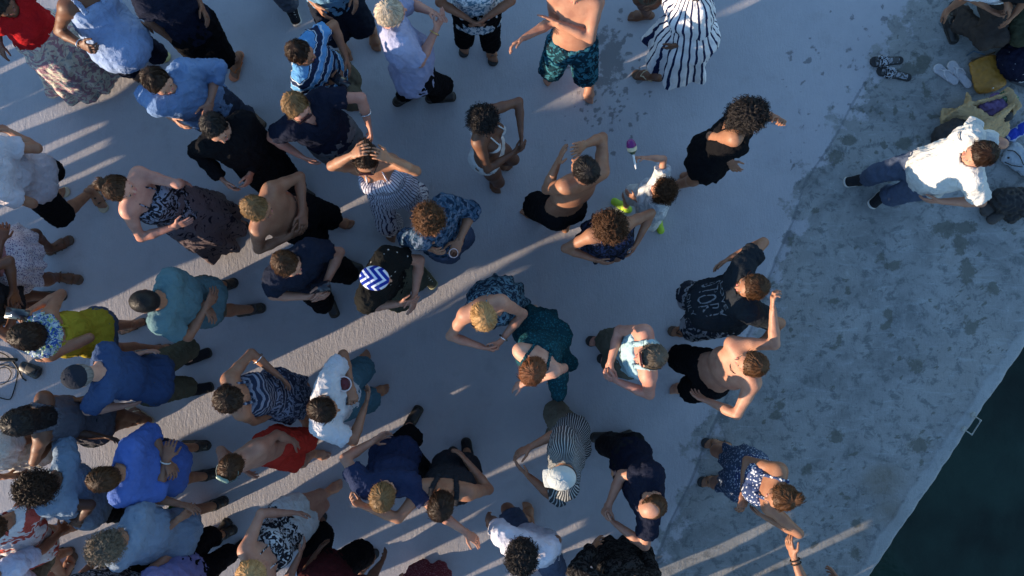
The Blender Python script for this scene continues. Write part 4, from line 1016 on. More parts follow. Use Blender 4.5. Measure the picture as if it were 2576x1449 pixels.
person("shirtless man with short black hair and black shorts clapping raised hands", (1470, 425), 140, T=118, feet=[(1338, 540, 150), (1426, 550, 80)], w=1.2, skin='tan', hair=('short', 'black'), pitch=8, pel=(1420, 510, .93),
       bottom=('shorts', blackc, {'len': .85, 'flare': .03, 'waist': .05}), hands=[dict(p=(1412, 388, 1.35), e=(1378, 478, 1.15), curl=.15, pn=(1, 0, 0)), dict(p=(1456, 370, 1.4), e=(1520, 430, 1.25), curl=.1, pn=(-1, 0, 0))], extras=[beard('dark')])
kid = person("small child in a white top and lime green shoes shaking a rattle", (1665, 478), 165, T=170, feet=[(1562, 517, 150), (1655, 562, -70)], s=.72, hz=1.16, fem=True, skin='fair', hair=('curlylong', 'brown'), pitch=-12, pel=(1640, 500, .68),
       top=('tee', cloth('whitekid', 'print', (.60, .62, .64), (.42, .45, .48)), {'hem': -.25, 'loose': .012}), bottom=('shorts', white), shoes=('shoe', plain('lime', (.35, .55, .03), .6), plain('lime', (.35, .55, .03))), hands=[dict(p=(1582, 490, .85), e=(1620, 520, .8)), dict(p=(1602, 396, 1.25), e=(1668, 380, 1.2), curl=1.2)])
person("woman in a black slip dress with big curly black hair, fist near her face", (1892, 290), -8, feet=[(1712, 462, 30), (1745, 440, 10)], s=1.0, fem=True, skin='tan', hair=('curlylong', 'black'), pitch=5, pel=(1800, 385, .93), T=-20, w=1.02,
       top=('camisole', blackc, {'hem': -.1}), bottom=('dress', blackc, {'hz': .74, 'r': .165, 'am': .01}), hands=[dict(p=(1968, 302, 1.4), e=(1925, 290, 1.25), curl=1.5), dict(p=(1826, 420, 1.0), e=(1790, 350, 1.1), curl=.3)])
man57 = person("man in a white tee and blue jeans at the right, back to the bags", (2466, 388), 185, feet=[(2156, 455, 188), (2212, 497, 222)], w=1.2, belly=.06, pitch=14, skin='fair', hair=('short', 'dark'), pel=(2345, 432, .95), T=188,
       top=('tee', white, {'hem': -.08, 'loose': .006, 'sleeve': .75}), bottom=('trousers', denim), shoes=('shoe', charcoal, white), hands=[dict(p=(2342, 506, .98), e=(2474, 512, 1.15)), dict(p=(2430, 325, 1.05), e=(2440, 335, 1.15))])
# --- middle row
person("man in a white tee and black shorts stepping in at the left edge", (-75, 415), 180, T=180, feet=[(248, 500, -60), (140, 492, 20)], w=1.15, skin='tan', hair=('short', 'brown'), pel=(75, 430, .95),
       top=('tee', cloth('whitepink', a=(.50, .47, .50)), {'hem': -.12}), bottom=('shorts', blackc, {'len': 1.0}), shoes=('sandal', blackleather, beige), hands=[(5, 320, 1.1), (18, 480, 1.0)])
person("woman with a hair knot in a black halter maxi dress, one hand sunlit", (300, 474), -12, feet=[(590, 560, -20), (560, 610, -30)], fem=True, w=1.18, pitch=0, skin='pink', hair=('bun', 'brown'), pel=(440, 515, .95), T=-15,
       top=('halter', cloth('blackfloral', 'floral', (.018, .018, .024), (.25, .27, .34), sc=.8), {'hem': -.1}), bottom=('dress', cloth('taupefloral', 'floral', (.165, .13, .14), (.165, .13, .14), (.025, .022, .035), sc=1.3), {'hz': .1, 'r': .24, 'am': .03, 'nf': 8}), shoes=('flip', blackleather, brownleather),
       hands=[dict(p=(440, 470, 1.0), e=(462, 460, 1.1)), dict(p=(462, 562, 1.12), e=(375, 598, 1.1), curl=.12)])
person("man with yellow and brown braided hair, bare tan back, black shorts", (648, 525), -20, feet=[(862, 562, -10), (800, 600, -30)], w=1.15, pitch=10, skin='tan', hair=('short', 'darkblond'), pel=(745, 545, .93),
       bottom=('shorts', blackc, {'len': .95, 'waist': .06}), hands=[dict(p=(735, 548, 1.1), e=(770, 490, 1.1)), dict(p=(728, 572, 1.08), e=(680, 612, 1.1), curl=.8)])
person("man in a dark navy tee bent over his phone, arms folded", (723, 665), -35, feet=[(833, 766, -68), (880, 668, -20)], w=1.2, pitch=8, skin='fair', hair=('short', 'brown'), pel=(770, 680, .95), T=-50,
       top=('tee', cloth('navyprint', a=(.016, .020, .035)), {'hem': -.1}), bottom=('trousers', blackc), shoes=('shoe', blackleather), hands=[dict(p=(808, 738, 1.12), e=(842, 670, 1.1)), dict(p=(800, 748, 1.1), e=(710, 735, 1.15))])
person("man in a blue zigzag bandana and a black dotted tee, one arm sunlit", (945, 700), -10, feet=[(1073, 697, -50), (1000, 748, -40)], w=1.25, pitch=5, skin='fair', hair=('bandana', 'brown', cloth('zigzag', 'zig', (.012, .03, .26), (.62, .66, .78), sc=1.9)), pel=(965, 700, .95), T=-25,
       top=('tee', cloth('blackspeck', 'speck', (.013, .013, .012), (.5, .48, .44)), {'hem': -.12}), bottom=('shorts', olive, {'len': .95}), shoes=('sneaker', olive, plain('olive_sole', (.35, .35, .22), .7)), hands=[dict(p=(1040, 765, 1.1), e=(1058, 690, 1.12), curl=.3), dict(p=(1030, 762, 1.12), e=(905, 762, 1.2), curl=.4)])
person("person with auburn curls in a blue plaid shirt holding a pale cup", (1082, 558), -70, feet=[(1120, 610, -60), (1145, 590, -50)], w=1.1, pitch=8, skin='tan', hair=('curly', 'chestnut'), pel=(1128, 602, .95), T=-30,
       top=('rolled', cloth('plaid', 'plaid', (.012, .028, .055), (.05, .095, .155), (.02, .05, .09)), {'roll': .3}), bottom=('shorts', denim), shoes=('sneaker', charcoal), hands=[dict(p=(1146, 628, 1.2), e=(1188, 565, 1.1), curl=1.0), dict(p=(1078, 614, 1.3), e=(1062, 625, 1.15))])
person("woman with loose brown curls and a black top dancing by the sunlit strip", (1540, 580), -72, feet=[(1530, 625, -80), (1500, 600, -90)], fem=True, s=.95, pitch=5, skin='tan', hair=('curlylong', 'brown'), pel=(1525, 608, .92), w=1.1,
       top=('camisole', cloth('blackblue', 'print', (.014, .014, .018), (.04, .05, .10), sc=.6)), bottom=('dress', cloth('blackblue', 'print'), {'hz': .6, 'r': .2}), hands=[dict(p=(1520, 662, 1.05), e=(1450, 628, 1.1)), dict(p=(1592, 632, 1.05), e=(1602, 575, 1.15))], extras=[sunglasses()])
mtee = person("bearded man in a black tee lettered LOVE STORY and floral shorts", (1892, 722), 182, T=185, feet=[(1752, 746, 165), (1718, 834, 178)], w=1.35, belly=.18, pitch=-2, skin='tan', hair=('short', 'brown'), pel=(1838, 768, .95),
       top=('tee', cloth('ink', a=(.018, .022, .028)), {'hem': -.12}), bottom=('shorts', cloth('hibiscus', 'floral', (.035, .04, .055), (.36, .36, .38), sc=1.3), {'len': 1.0, 'flare': .035}), shoes=('flip', blackleather, brownleather),
       hands=[dict(p=(1912, 862, 1.0), e=(1940, 835, 1.15)), dict(p=(1816, 660, 1.05), e=(1872, 640, 1.15))], extras=[beard('brown'), text_on([('LOVE', .085), ('STORY', .085), ('ONLY', .06)], .082, up=.66, col=(.15, .16, .175))])
person("woman with a blond hair knot in a blue print dress, hands clasped", (1218, 800), -68, feet=[(1255, 752, -60), (1305, 770, -30)], fem=True, w=1.15, pitch=25, skin='fair', hair=('bun', 'blond'), pel=(1235, 762, .93), T=-70,
       top=('halter', cloth('blueprint', 'print', (.02, .035, .06), (.12, .22, .28), sc=.7)), bottom=('dress', cloth('blueprint', 'print'), {'hz': .55, 'r': .2, 'tail': [((1238, 760, .8), (1255, 732, .6), .11, .10)]}), hands=[dict(p=(1245, 876, 1.1), e=(1305, 815, 1.1), curl=1.0), dict(p=(1240, 882, 1.1), e=(1185, 850, 1.15), curl=1.0)], extras=[band(0, silver, .9)])
person("woman with a neat auburn bob and sunlit nape in a wide teal dress", (1338, 937), -120, feet=[(1330, 800, -120), (1370, 830, -110)], fem=True, w=1.12, pitch=22, skin='pale', hair=('short', 'auburn'), pel=(1372, 862, .95), T=-120,
       top=('dresstop', cloth('tealspeck', 'dots', (.010, .05, .065), (.02, .12, .15), sc=.7), {'hem': -.1}), bottom=('dress', cloth('tealspeck', 'dots'), {'hz': .55, 'r': .19, 'am': .022, 'nf': 6, 'tail': [((1370, 850, .7), (1352, 790, .35), .11, .075), ((1390, 890, .8), (1438, 915, .7), .10, .055), ((1402, 940, 1.0), (1405, 990, .9), .08, .055)]}), hands=[None, dict(p=(1300, 970, 1.05), e=(1380, 975, 1.15), curl=.3)])
person("grey haired man in a pale blue tank top with glasses pushed up", (1636, 898), 188, T=185, feet=[(1512, 858, 180), (1540, 900, 185)], w=1.2, pitch=-2, skin='pink', hair=('short', 'greybrown'), pel=(1590, 885, .95),
       top=('tank', cloth('paleteal', a=(.34, .50, .54))), bottom=('shorts', khaki), shoes=('flip', blackleather, darkrub), hands=[dict(p=(1528, 940, 1.12), e=(1555, 862, 1.12), curl=.9), dict(p=(1530, 950, 1.12), e=(1620, 985, 1.12), curl=.9)], extras=[sunglasses(on_top=True)])
person("red haired person, bare back lit by the sun, reaching up to the bearded man", (1890, 915), 168, T=205, feet=[(1712, 890, 150), (1712, 975, 190)], w=1.15, pitch=0, skin='fair', hair=('short', 'chestnut'), pel=(1790, 935, .93),
       bottom=('shorts', blackc, {'len': .85, 'flare': .03, 'waist': .04}), hands=[dict(p=(1762, 1000, 1.0), e=(1822, 1030, 1.15)), dict(p=(1943, 752, 1.5), e=(1974, 826, 1.48), curl=.8)], extras=[necklace(cordm)])
person("person in a white cotton tee holding a plastic cup of red drink", (815, 1030), -8, feet=[(912, 908, 50), (952, 984, 15)], w=1.2, pitch=18, skin='tan', hair=('short', 'dark'), pel=(850, 1004, .95), T=-8,
       top=('tee', cloth('whitecotton', a=(.54, .54, .56)), {'hem': -.1, 'sleeve': .75}), bottom=('shorts', cloth('tealshort', a=(.07, .15, .19)), {'len': .95}), hands=[dict(p=(884, 984, 1.22), e=(892, 935, 1.12), curl=1.1), dict(p=(925, 1000, 1.08), e=(925, 1065, 1.1))])
person("dark haired woman in a blue zebra print dress beside the white tee man", (580, 1003), 12, feet=[(775, 998, 10), (795, 1020, 0)], fem=True, pitch=28, skin='tan', hair=('long', 'dark'), pel=(690, 970, .94), T=25,
       top=('dresstop', cloth('zebra', 'hstripe', (.025, .035, .065), (.20, .22, .28), sc=.5)), bottom=('dress', cloth('indigoprint', 'print', (.035, .045, .08), (.2, .24, .33), sc=.8), {'hz': .5, 'r': .17}), hands=[dict(p=(705, 960, 1.0), e=(640, 928, 1.15)), None], extras=[band(0, silver, .25, 'bracelet', .042), necklace(cordm, drop=.16)])
person("boy in red swim shorts with green goggles pushed up on his head", (580, 1178), -115, feet=[(788, 1056, -10), (805, 1142, -15)], s=.92, w=1.05, pitch=15, skin='fair', hair=('short', 'brown'), pel=(655, 1125, .88), T=-60,
       bottom=('shorts', cloth('redshort', a=(.55, .045, .03)), {'len': .85, 'flare': .02, 'waist': .02}), extras=[goggles, strokes('shorts', [(664, 1128, 676, 1142), (672, 1126, 670, 1144), (680, 1131, 668, 1138), (664, 1142, 676, 1132)], .8, white)], hands=[None, (625, 1190, .85)])
# --- right lower
person("man in a white cap and striped shirt holding both hands out", (1412, 1200), 186, feet=[(1405, 1018, 100), (1440, 1052, 150)], w=1.2, pitch=12, skin='tan', hair=('cap', 'brown', cloth('capcloth', a=(.44, .46, .45)), plain('emblem_gold', (.35, .2, .04), .6)), pel=(1418, 1120, .95), T=185,
       top=('polo', cloth('finestripe', 'vstripe', (.05, .055, .06), (.42, .43, .42), sc=.35), {'sleeve': .75}), bottom=('shorts', khaki), shoes=('sneaker', charcoal), hands=[dict(p=(1312, 1135, 1.08), e=(1375, 1105, 1.1), curl=.3), dict(p=(1312, 1182, 1.1), e=(1385, 1235, 1.12), curl=.2)])
person("balding man in a dark navy tee and black jeans with clasped hands", (1640, 1275), 200, feet=[(1520, 1100, 180), (1560, 1102, 20)], w=1.25, pitch=14, skin='fair', hair=('bald', 'brown'), pel=(1590, 1180, .95), T=180,
       top=('tee', navy, {'hem': -.12}), bottom=('trousers', charcoal), shoes=('shoe', blackleather), hands=[dict(p=(1522, 1292, 1.1), e=(1540, 1190, 1.12), curl=1.1), dict(p=(1528, 1302, 1.12), e=(1600, 1325, 1.2), curl=1.1)])
sund_ = person("woman in a blue and white sundress with a brown hair knot near the pier edge", (1966, 1252), 190, feet=[(1802, 1118, 172), (1792, 1208, 190)], fem=True, w=1.15, pitch=8, skin='tan', hair=('bun', 'chestnut'), pel=(1880, 1190, .93), T=165,
       top=('dresstop', cloth('sundress', 'dots', (.045, .07, .16), (.62, .66, .72), sc=.9)), bottom=('dress', cloth('sunskirt', 'dots', (.05, .075, .13), (.24, .28, .36), sc=.8), {'hz': .66, 'r': .175, 'am': .015}), shoes=('sandal', brownleather, darkrub), hands=[dict(p=(1866, 1272, 1.12), e=(1868, 1205, 1.1), curl=.5), dict(p=(1905, 1292, 1.1), e=(1965, 1315, 1.25))])
person("person reaching a long bare arm in from the bottom edge by the sundress woman", (2128, 1590), 150, feet=[(1970, 1505, 140), (1935, 1530, 140)], w=1.1, skin='tan', hair=('short', 'dark'), pel=(2050, 1560, .95), T=110,
       top=('tee', blackc, {'sleeve': .6}), bottom=('shorts', blackc), shoes=('sneaker', charcoal), hands=[dict(p=(1967, 1316, 1.25), e=(2010, 1400, 1.2)), None], extras=[band(0, cordm, .9, 'bracelet'), band(0, cordm, .8, 'bracelet')])
person("man in a dark tank top, arm on the shoulder of the blond man", (1108, 1275), -105, feet=[(1178, 1142, -80), (1140, 1165, -90)], w=1.22, pitch=28, skin='tan', hair=('short', 'dark'), pel=(1145, 1200, .95), T=-95,
       top=('tank', charcoal), bottom=('shorts', charcoal), shoes=('sneaker', charcoal), hands=[dict(p=(1165, 1165, 1.0), e=(1222, 1235, 1.15)), dict(p=(893, 1265, 1.42), e=(962, 1362, 1.33), curl=.8)])
person("blond man in a navy tee stretching one arm to the right", (962, 1255), -95, feet=[(1040, 1052, 60), (1055, 1180, 0)], w=1.25, pitch=8, skin='fair', hair=('short', 'darkblond'), pel=(985, 1160, .95), T=-85,
       top=('tee', cloth('navy2', a=(.022, .032, .075)), {'hem': -.12}), bottom=('shorts', blackc, {'len': 1.0}), shoes=('shoe', blackleather), hands=[dict(p=(1195, 1356, 1.25), e=(1075, 1345, 1.35), curl=.3), dict(p=(958, 1098, 1.0), e=(888, 1140, 1.15))])
person("curly black haired person in a white shirt at the bottom edge", (1312, 1405), -100, feet=[(1395, 1435, -20), (1330, 1290, 100)], w=1.15, pitch=15, skin='tan', hair=('curly', 'black'), pel=(1330, 1345, .95), T=-110,
       top=('tee', cloth('whitelilac', a=(.56, .56, .64))), bottom=('shorts', denim), shoes=None)
person("woman with long dark waves and a black patterned shawl at the bottom edge", (1592, 1492), 80, feet=[(1530, 1380, 90), (1570, 1380, 90)], fem=True, w=1.0, skin='tan', hair=('curlylong', 'black'), pel=(1560, 1420, .95), T=100,
       top=('shirt', cloth('darkpaisley', 'print', (.010, .009, .009), (.045, .042, .04), sc=.6), {'loose': .002}), bottom=('dress', cloth('darkpaisley', 'print'), {'hz': .4, 'r': .2, 'am': .01}), hands=[dict(p=(1500, 1365, .95), e=(1495, 1410, 1.1)), None])
person("person in a dusty red dotted dress at the bottom edge", (1045, 1600), 80, feet=[(1105, 1440, 80), (1068, 1435, 80)], fem=True, skin='fair', hair=('long', 'blond'), top=('dresstop', cloth('dustyred', 'dots', (.22, .045, .06), (.45, .22, .24), sc=.6)), bottom=('dress', cloth('dustyred', 'dots'), {'hz': .4, 'r': .20, 'am': .008}), pel=(1068, 1490, .95))
person("man in black shorts and sandals walking, body below the bottom edge", (835, 1500), 70, feet=[(805, 1325, 78), (925, 1412, 50)], w=1.15, skin='brown', hair=('short', 'black'), pel=(820, 1420, .95),
       top=('tee', cloth('maroon', a=(.05, .010, .012))), bottom=('shorts', blackc, {'len': 1.0, 'flare': .03}), shoes=('flip', blackleather, darkrub))
person("woman with blond hair in a black and white print halter and white shorts", (636, 1440), 40, feet=[(838, 1228, 30), (800, 1262, 40)], fem=True, w=1.15, pitch=30, skin='fair', hair=('long', 'blond'), pel=(718, 1318, .93), T=25,
       top=('halter', cloth('bwprint', 'print', (.02, .02, .025), (.5, .5, .5), sc=.7)), bottom=('shorts', white, {'len': .4}), hands=[dict(p=(760, 1290, 1.0), e=(690, 1300, 1.15)), dict(p=(745, 1380, 1.0), e=(730, 1420, 1.1))])
# --- left lower
person("black haired man in a teal shirt and khaki shorts, hands behind his back", (362, 758), 182, T=168, feet=[(628, 780, -170), (560, 722, 200)], w=1.2, pitch=15, skin='tan', hair=('buzz', 'black'), pel=(490, 762, .95),
       top=('tee', cloth('aqua', a=(.11, .195, .215)), {'hem': -.12, 'sleeve': .7}), bottom=('shorts', khaki, {'len': 1.0}), shoes=('sneaker', blackleather), hands=[dict(p=(505, 742, 1.05), e=(475, 830, 1.12)), dict(p=(510, 790, 1.05), e=(415, 668, 1.18))])
person("person in a white skirt with purple dots showing only legs at the left edge", (-190, 645), 180, feet=[(152, 618, 30), (172, 700, -8)], fem=True, skin='brown', hair=('long', 'dark'), pel=(-8, 652, .93),
       top=('tee', cloth('pinktop', a=(.4, .2, .2)), {'hem': .45}), bottom=('dress', cloth('dotskirt', 'dots', (.62, .60, .66), (.08, .06, .2), sc=.5), {'hz': .62, 'r': .24, 'am': .015}), shoes=('sandal', brownleather, brownleather), hands=[(10, 580, 1.05), None])
person("person in a black sleeve with three white stripes at the left edge", (-120, 745), 190, feet=[(130, 745, 180), (95, 765, 190)], s=.95, w=1.0, skin='brown', hair=('short', 'black'), pel=(-20, 755, .93), top=('tee', charcoal), bottom=('shorts', blackc), shoes=('shoe', blackleather), hands=[dict(p=(38, 752, 1.0), e=(5, 712, 1.1)), (10, 775, 1.0)])
person("woman in a yellow top and denim shorts with a blue scarf, holding a phone", (62, 845), 172, T=180, feet=[(332, 820, 200), (395, 880, 190)], fem=True, w=1.15, pitch=10, skin='tan', hair=('bob', 'dark'), pel=(215, 830, .95),
       top=('dresstop', cloth('mustard', a=(.38, .30, .03)), {'hem': 0}), bottom=('shorts', denim, {'len': .45, 'waist': .12}), shoes=('flip', brownleather, brownleather), hands=[dict(p=(118, 905, 1.2), e=(140, 898, 1.15)), dict(p=(55, 792, 1.35), e=(165, 765, 1.2), curl=.9)], extras=[scarf(cloth('scarfblue', 'print', (.42, .5, .52), (.04, .09, .3), (.3, .42, .12), sc=.6))])
person("man in a dark cap and royal blue tee with olive shorts", (198, 946), 195, T=184, feet=[(500, 896, 20), (504, 978, 10)], w=.98, pitch=28, skin='pale', hair=('cap', 'grey', cloth('darkcap', a=(.02, .024, .035))), pel=(362, 952, .95),
       top=('tee', cloth('royal', a=(.045, .08, .175)), {'hem': -.12, 'sleeve': .8}), bottom=('shorts', olive, {'len': 1.02}), shoes=('shoe', charcoal), hands=[dict(p=(352, 902, .98), e=(298, 898, 1.12)), dict(p=(350, 1008, .98), e=(296, 1012, 1.12))])
person("woman with long black hair in a grey tank top, walking at the left edge", (45, 1062), 185, T=182, feet=[(352, 1043, 150), (330, 1060, 190)], fem=True, w=1.15, pitch=10, skin='brown', hair=('longdark', 'black'), pel=(215, 1045, .95),
       top=('tank', cloth('greytank', a=(.11, .11, .13))), bottom=('shorts', cloth('darkshort', a=(.035, .042, .05)), {'len': .7}), shoes=('flip', beige, beige), hands=[dict(p=(165, 1105, .95), e=(120, 1120, 1.1)), dict(p=(190, 1010, 1.1), e=(140, 1005, 1.15))])
person("man in a bright blue shirt with his forearms crossed behind his back", (258, 1205), 188, T=172, feet=[(512, 1195, 190), (490, 1120, 180)], w=1.35, belly=.1, pitch=18, skin='tan', hair=('short', 'brown'), pel=(400, 1172, .95),
       top=('rolled', cloth('cobalt', a=(.085, .15, .42)), {'roll': .35, 'hem': -.14, 'loose': .012}), bottom=('shorts', cloth('navyshort', a=(.016, .02, .04)), {'len': 1.0}), shoes=('sneaker', blackleather), hands=[dict(p=(425, 1130, 1.14), e=(385, 1250, 1.14), curl=.6), dict(p=(430, 1180, 1.14), e=(350, 1090, 1.15), curl=.6)], extras=[band(0, plain('cream_band', (.7, .68, .6), .6), .9)])
person("man with cropped grey curls in a sky blue shirt and green shorts", (264, 1378), 205, T=160, feet=[(536, 1270, 200), (558, 1342, 200)], w=1.3, pitch=18, skin='tan', hair=('curly', 'greybrown'), pel=(410, 1338, .95),
       top=('tee', cloth('skyshirt', a=(.20, .26, .345)), {'hem': -.14, 'loose': .012}), bottom=('shorts', cloth('leafgreen', a=(.035, .16, .035)), {'len': .95}), shoes=('sneaker', blackleather), hands=[dict(p=(468, 1292, 1.08), e=(380, 1355, 1.15)), dict(p=(478, 1275, 1.08), e=(360, 1265, 1.15))])
person("person with a big dark curly head in a faded denim shirt", (88, 1228), 195, T=165, feet=[(330, 1210, 190), (300, 1290, 190)], w=1.2, pitch=18, skin='dark', hair=('afro', 'dark'), pel=(200, 1235, .95),
       top=('tee', cloth('fadeddenim', a=(.18, .245, .33)), {'hem': -.15, 'loose': .012}), bottom=('trousers', blackc), shoes=('sneaker', blackleather), hands=[dict(p=(275, 1100, 1.05), e=(205, 1120, 1.15)), (180, 1290, 1.0)])
person("person in a white tee with a small red print at the bottom left corner", (-30, 1330), 190, T=125, feet=[(160, 1330, 190), (150, 1390, 190)], w=1.2, skin='tan', hair=('short', 'brown'), pel=(70, 1340, .95),
       top=('tee', cloth('whitered', 'floral', (.66, .64, .64), (.42, .08, .06), sc=2.2), {'hem': -.14}), bottom=('shorts', cloth('beigeshort', a=(.4, .35, .28))), shoes=('flip', blackleather, brownleather))
person("person in a lilac tee at the bottom left corner with a brown forearm", (-70, 1475), 185, T=125, feet=[(175, 1425, 70), (130, 1445, 60)], w=1.15, skin='tan', hair=('short', 'brown'), pel=(15, 1460, .95), top=('tee', cloth('palelilac', a=(.52, .54, .66))), bottom=('shorts', brownleather if False else khaki), shoes=('sandal', blackleather, brownleather), hands=[(20, 1345, 1.0), None])
person("person in beige trousers at the left edge beside the long haired woman", (-118, 1160), 180, T=115, feet=[(222, 1068, 180), (215, 1088, 190)], w=1.1, skin='tan', hair=('short', 'dark'), pel=(42, 1132, .95), top=('tee', cloth('ivory', a=(.55, .52, .48)), {'hem': -.16}), bottom=('trousers', cloth('beige', a=(.34, .30, .25))), shoes=('shoe', brownleather), hands=[(20, 1195, 1.0), None])
person("person in a dark patterned shirt under the curly grey head at the bottom edge", (215, 1500), 80, feet=[(385, 1432, 80), (420, 1438, 70)], w=1.15, skin='tan', hair=('short', 'dark'), pel=(270, 1440, .95), top=('tee', cloth('darkflower', 'print', (.02, .02, .024), (.25, .25, .27), sc=.7)), bottom=('shorts', blackc), shoes=('shoe', blackleather))
person("person in a violet shirt and black trousers at the bottom edge", (392, 1535), 60, feet=[(592, 1385, 40), (560, 1335, 60)], w=1.1, skin='fair', hair=('short', 'brown'), pel=(455, 1440, .95), T=40, top=('tee', cloth('violet', a=(.22, .21, .42))), bottom=('trousers', blackc, {'len': 1.7}), shoes=('shoe', blackleather))
# --- seated at the top right
person("person sitting in khaki trousers and a white tee at the top right corner", (2490, -42), -95, feet=[(2388, 78, -70), (2395, 45, -100)], hz=1.2, w=1.15, skin='tan', hair=('short', 'brown'), pel=(2510, -30, .35), pitch=30,
       top=('tee', cloth('whitespot', 'speck', (.70, .74, .80), (.05, .06, .1))), bottom=('trousers', cloth('brownkhaki', a=(.055, .045, .04))), shoes=('shoe', blackleather), hands=[(2500, 30, .7), (2540, 20, .7)])
person("person in olive trousers at the top right corner, mostly out of the picture", (2590, -50), -95, feet=[(2545, 62, -80), (2590, 40, -90)], hz=1.2, w=1.1, skin='tan', hair=('short', 'dark'), pel=(2580, -30, .35), top=('tee', charcoal), bottom=('trousers', cloth('olivedrab', a=(.05, .055, .035))), shoes=('shoe', darkrub))
# ------------------------------------------------------------------ things lying about or held
def soft(name, label, cat, prims, mat, cell=.010, fold=.006, wl=.12, seed=1, group=None, loc=None):
    P, F = sdf_mesh(prims, cell); P = smooth_mesh(P, F, 1, .4)
    if fold: P = P + vnormals(P, F) * (fold * (1 - 2 * np.abs(wob(P, wl, seed, 3))))[:, None]
    P[:, 2] = np.maximum(P[:, 2], .0015)
    me = mesh_from(name, [(P, F)]); set_attr(me, 'bc', P)
    o = link(name, me, None, [mat]); tag(o, label, cat, group); return o
def sub(name, parent, prims, mat, cell=.005, fold=0, seed=2):
    P, F = sdf_mesh(prims, cell); P = smooth_mesh(P, F, 1, .3)
    if fold: P = P + vnormals(P, F) * (fold * (1 - 2 * np.abs(wob(P, .08, seed, 3))))[:, None]
    me = mesh_from(name, [(P, F)]); set_attr(me, 'bc', P)
    o = link(name, me, None, [mat]); o.parent = parent; return o
Z = V(0, 0, 1)
def slipper(label, u0, v0, u1, v1, solem, strapm, slide=False, group=None):
    """footwear lying on the deck, heel at (u0,v0), toe at (u1,v1)"""
    a, b = at(u0, v0), at(u1, v1); d = nrm(b - a); t = V(-d[1], d[0], 0); L = np.linalg.norm(b - a)
    so = [E(a + d * .035, a + d * L * .5, (.034, .05), (.033, .05), L=t, k=.02), E(a + d * L * .5, b - d * .045, (.033, .05), (.045, .05), L=t, k=.02), CUT(a + Z * .018, Z, rad=.5), CUT(a + Z * .0015, -Z, rad=.5)]
    P, F = sdf_mesh(so, .006); me = mesh_from('flip_flop', [(P, F)]); set_attr(me, 'bc', P)
    root = empty('slide_sandal' if slide else 'flip_flop', a); tag(root, label, 'sandal' if slide else 'flip flop', group)
    link('sole', me, root, [solem if not slide else plain('slide_black', (.018, .018, .02), .7)])
    if slide:
        q_ = [E(a + d * .04 + Z * .019, a + d * L * .5 + Z * .019, (.025, .004), (.025, .004), L=t, k=.01), E(a + d * L * .5 + Z * .019, b - d * .045 + Z * .019, (.025, .004), (.035, .004), L=t, k=.01)]
        P, F = sdf_mesh(q_, .004); m2_ = mesh_from('insole', [(P, F)]); set_attr(m2_, 'bc', P); link('insole', m2_, root, [cloth('slide_insole', 'print', (.10, .10, .10), (.34, .35, .38), sc=.7)])
    if slide:
        st = [E(b - d * .10 + t * .046 + Z * .012, b - d * .10 + t * .03 + Z * .045, (.035, .006), L=d, k=.01), E(b - d * .10 + t * .03 + Z * .045, b - d * .10 - t * .03 + Z * .045, (.035, .006), L=d, k=.01), E(b - d * .10 - t * .03 + Z * .045, b - d * .10 - t * .046 + Z * .012, (.035, .006), L=d, k=.01)]
    else:
        m = b - d * .05 + Z * .018; st = [E(m, m - d * .03 + Z * .022, .004, k=.002)]
        for sg in (1, -1): st += [E(m - d * .03 + Z * .022, m - d * .06 + t * sg * .028 + Z * .022, .006, k=.002), E(m - d * .06 + t * sg * .028 + Z * .022, m - d * .11 + t * sg * .037, .006, k=.002)]
    P, F = sdf_mesh(st, .0045); me = mesh_from('strap', [(P, F)]); set_attr(me, 'bc', P); link('strap', me, root, [strapm])
wh = cloth('flipwhite', 'speck', (.52, .51, .54), (.45, .12, .16), sc=.35)
slipper("white flip flop with red marks, nearer the patterned slides", 2408, 211, 2349, 166, wh, plain('strap_white', (.5, .48, .5)), group='white flip flops beside the ochre bag')
slipper("white flip flop with red marks touching the ochre bag", 2440, 221, 2386, 156, wh, plain('strap_white', (.5, .48, .5)), group='white flip flops beside the ochre bag')
bwp = cloth('slidebw', 'print', (.018, .018, .022), (.42, .44, .48), sc=.4)
slipper("black and white patterned slide sandal, the upper one of the pair", 2272, 152, 2187, 157, bwp, bwp, True, 'patterned slides on the stained slab')
slipper("black and white patterned slide sandal, the lower one of the pair", 2292, 198, 2204, 176, bwp, bwp, True, 'patterned slides on the stained slab')

# ochre bag
c = at(2476, 188); d = nrm(at(2500, 140) - at(2476, 235)); t = V(-d[1], d[0], 0)
d = nrm(at(2465, 145) - at(2490, 228)); t = V(-d[1], d[0], 0)
ob = soft('handbag', 'ochre yellow leather bag lying flat beside white flip flops', 'bag', [E(c - d * .10 + Z * .04, c + d * .10 + Z * .04, (.115, .045), (.10, .035), L=t, k=.01), E(c - d * .12 + Z * .035, c + d * .115 + Z * .035, (.12, .032), (.108, .028), L=t, k=.02)], plain('ochre_leather', (.34, .16, .02), .55, bump=.3), cell=.009, fold=.004, seed=4)
sub('zip', ob, [E(c + d * .135 + t * .10 + Z * .055, c + d * .145 - t * .10 + Z * .055, .007, k=0)], plain('dark_zip', (.05, .03, .01), .5))
sub('shoulder_strap', ob, [E(at(2432, 140, .01), at(2450, 128, .02), .006, k=.004), E(at(2450, 128, .02), at(2478, 138, .05), .006, k=.004)], plain('blue_strap', (.04, .09, .14), .7))
sub('buckle', ob, [E(at(2497, 222, .075), at(2503, 214, .075), .006, k=0)], silver, cell=.003)
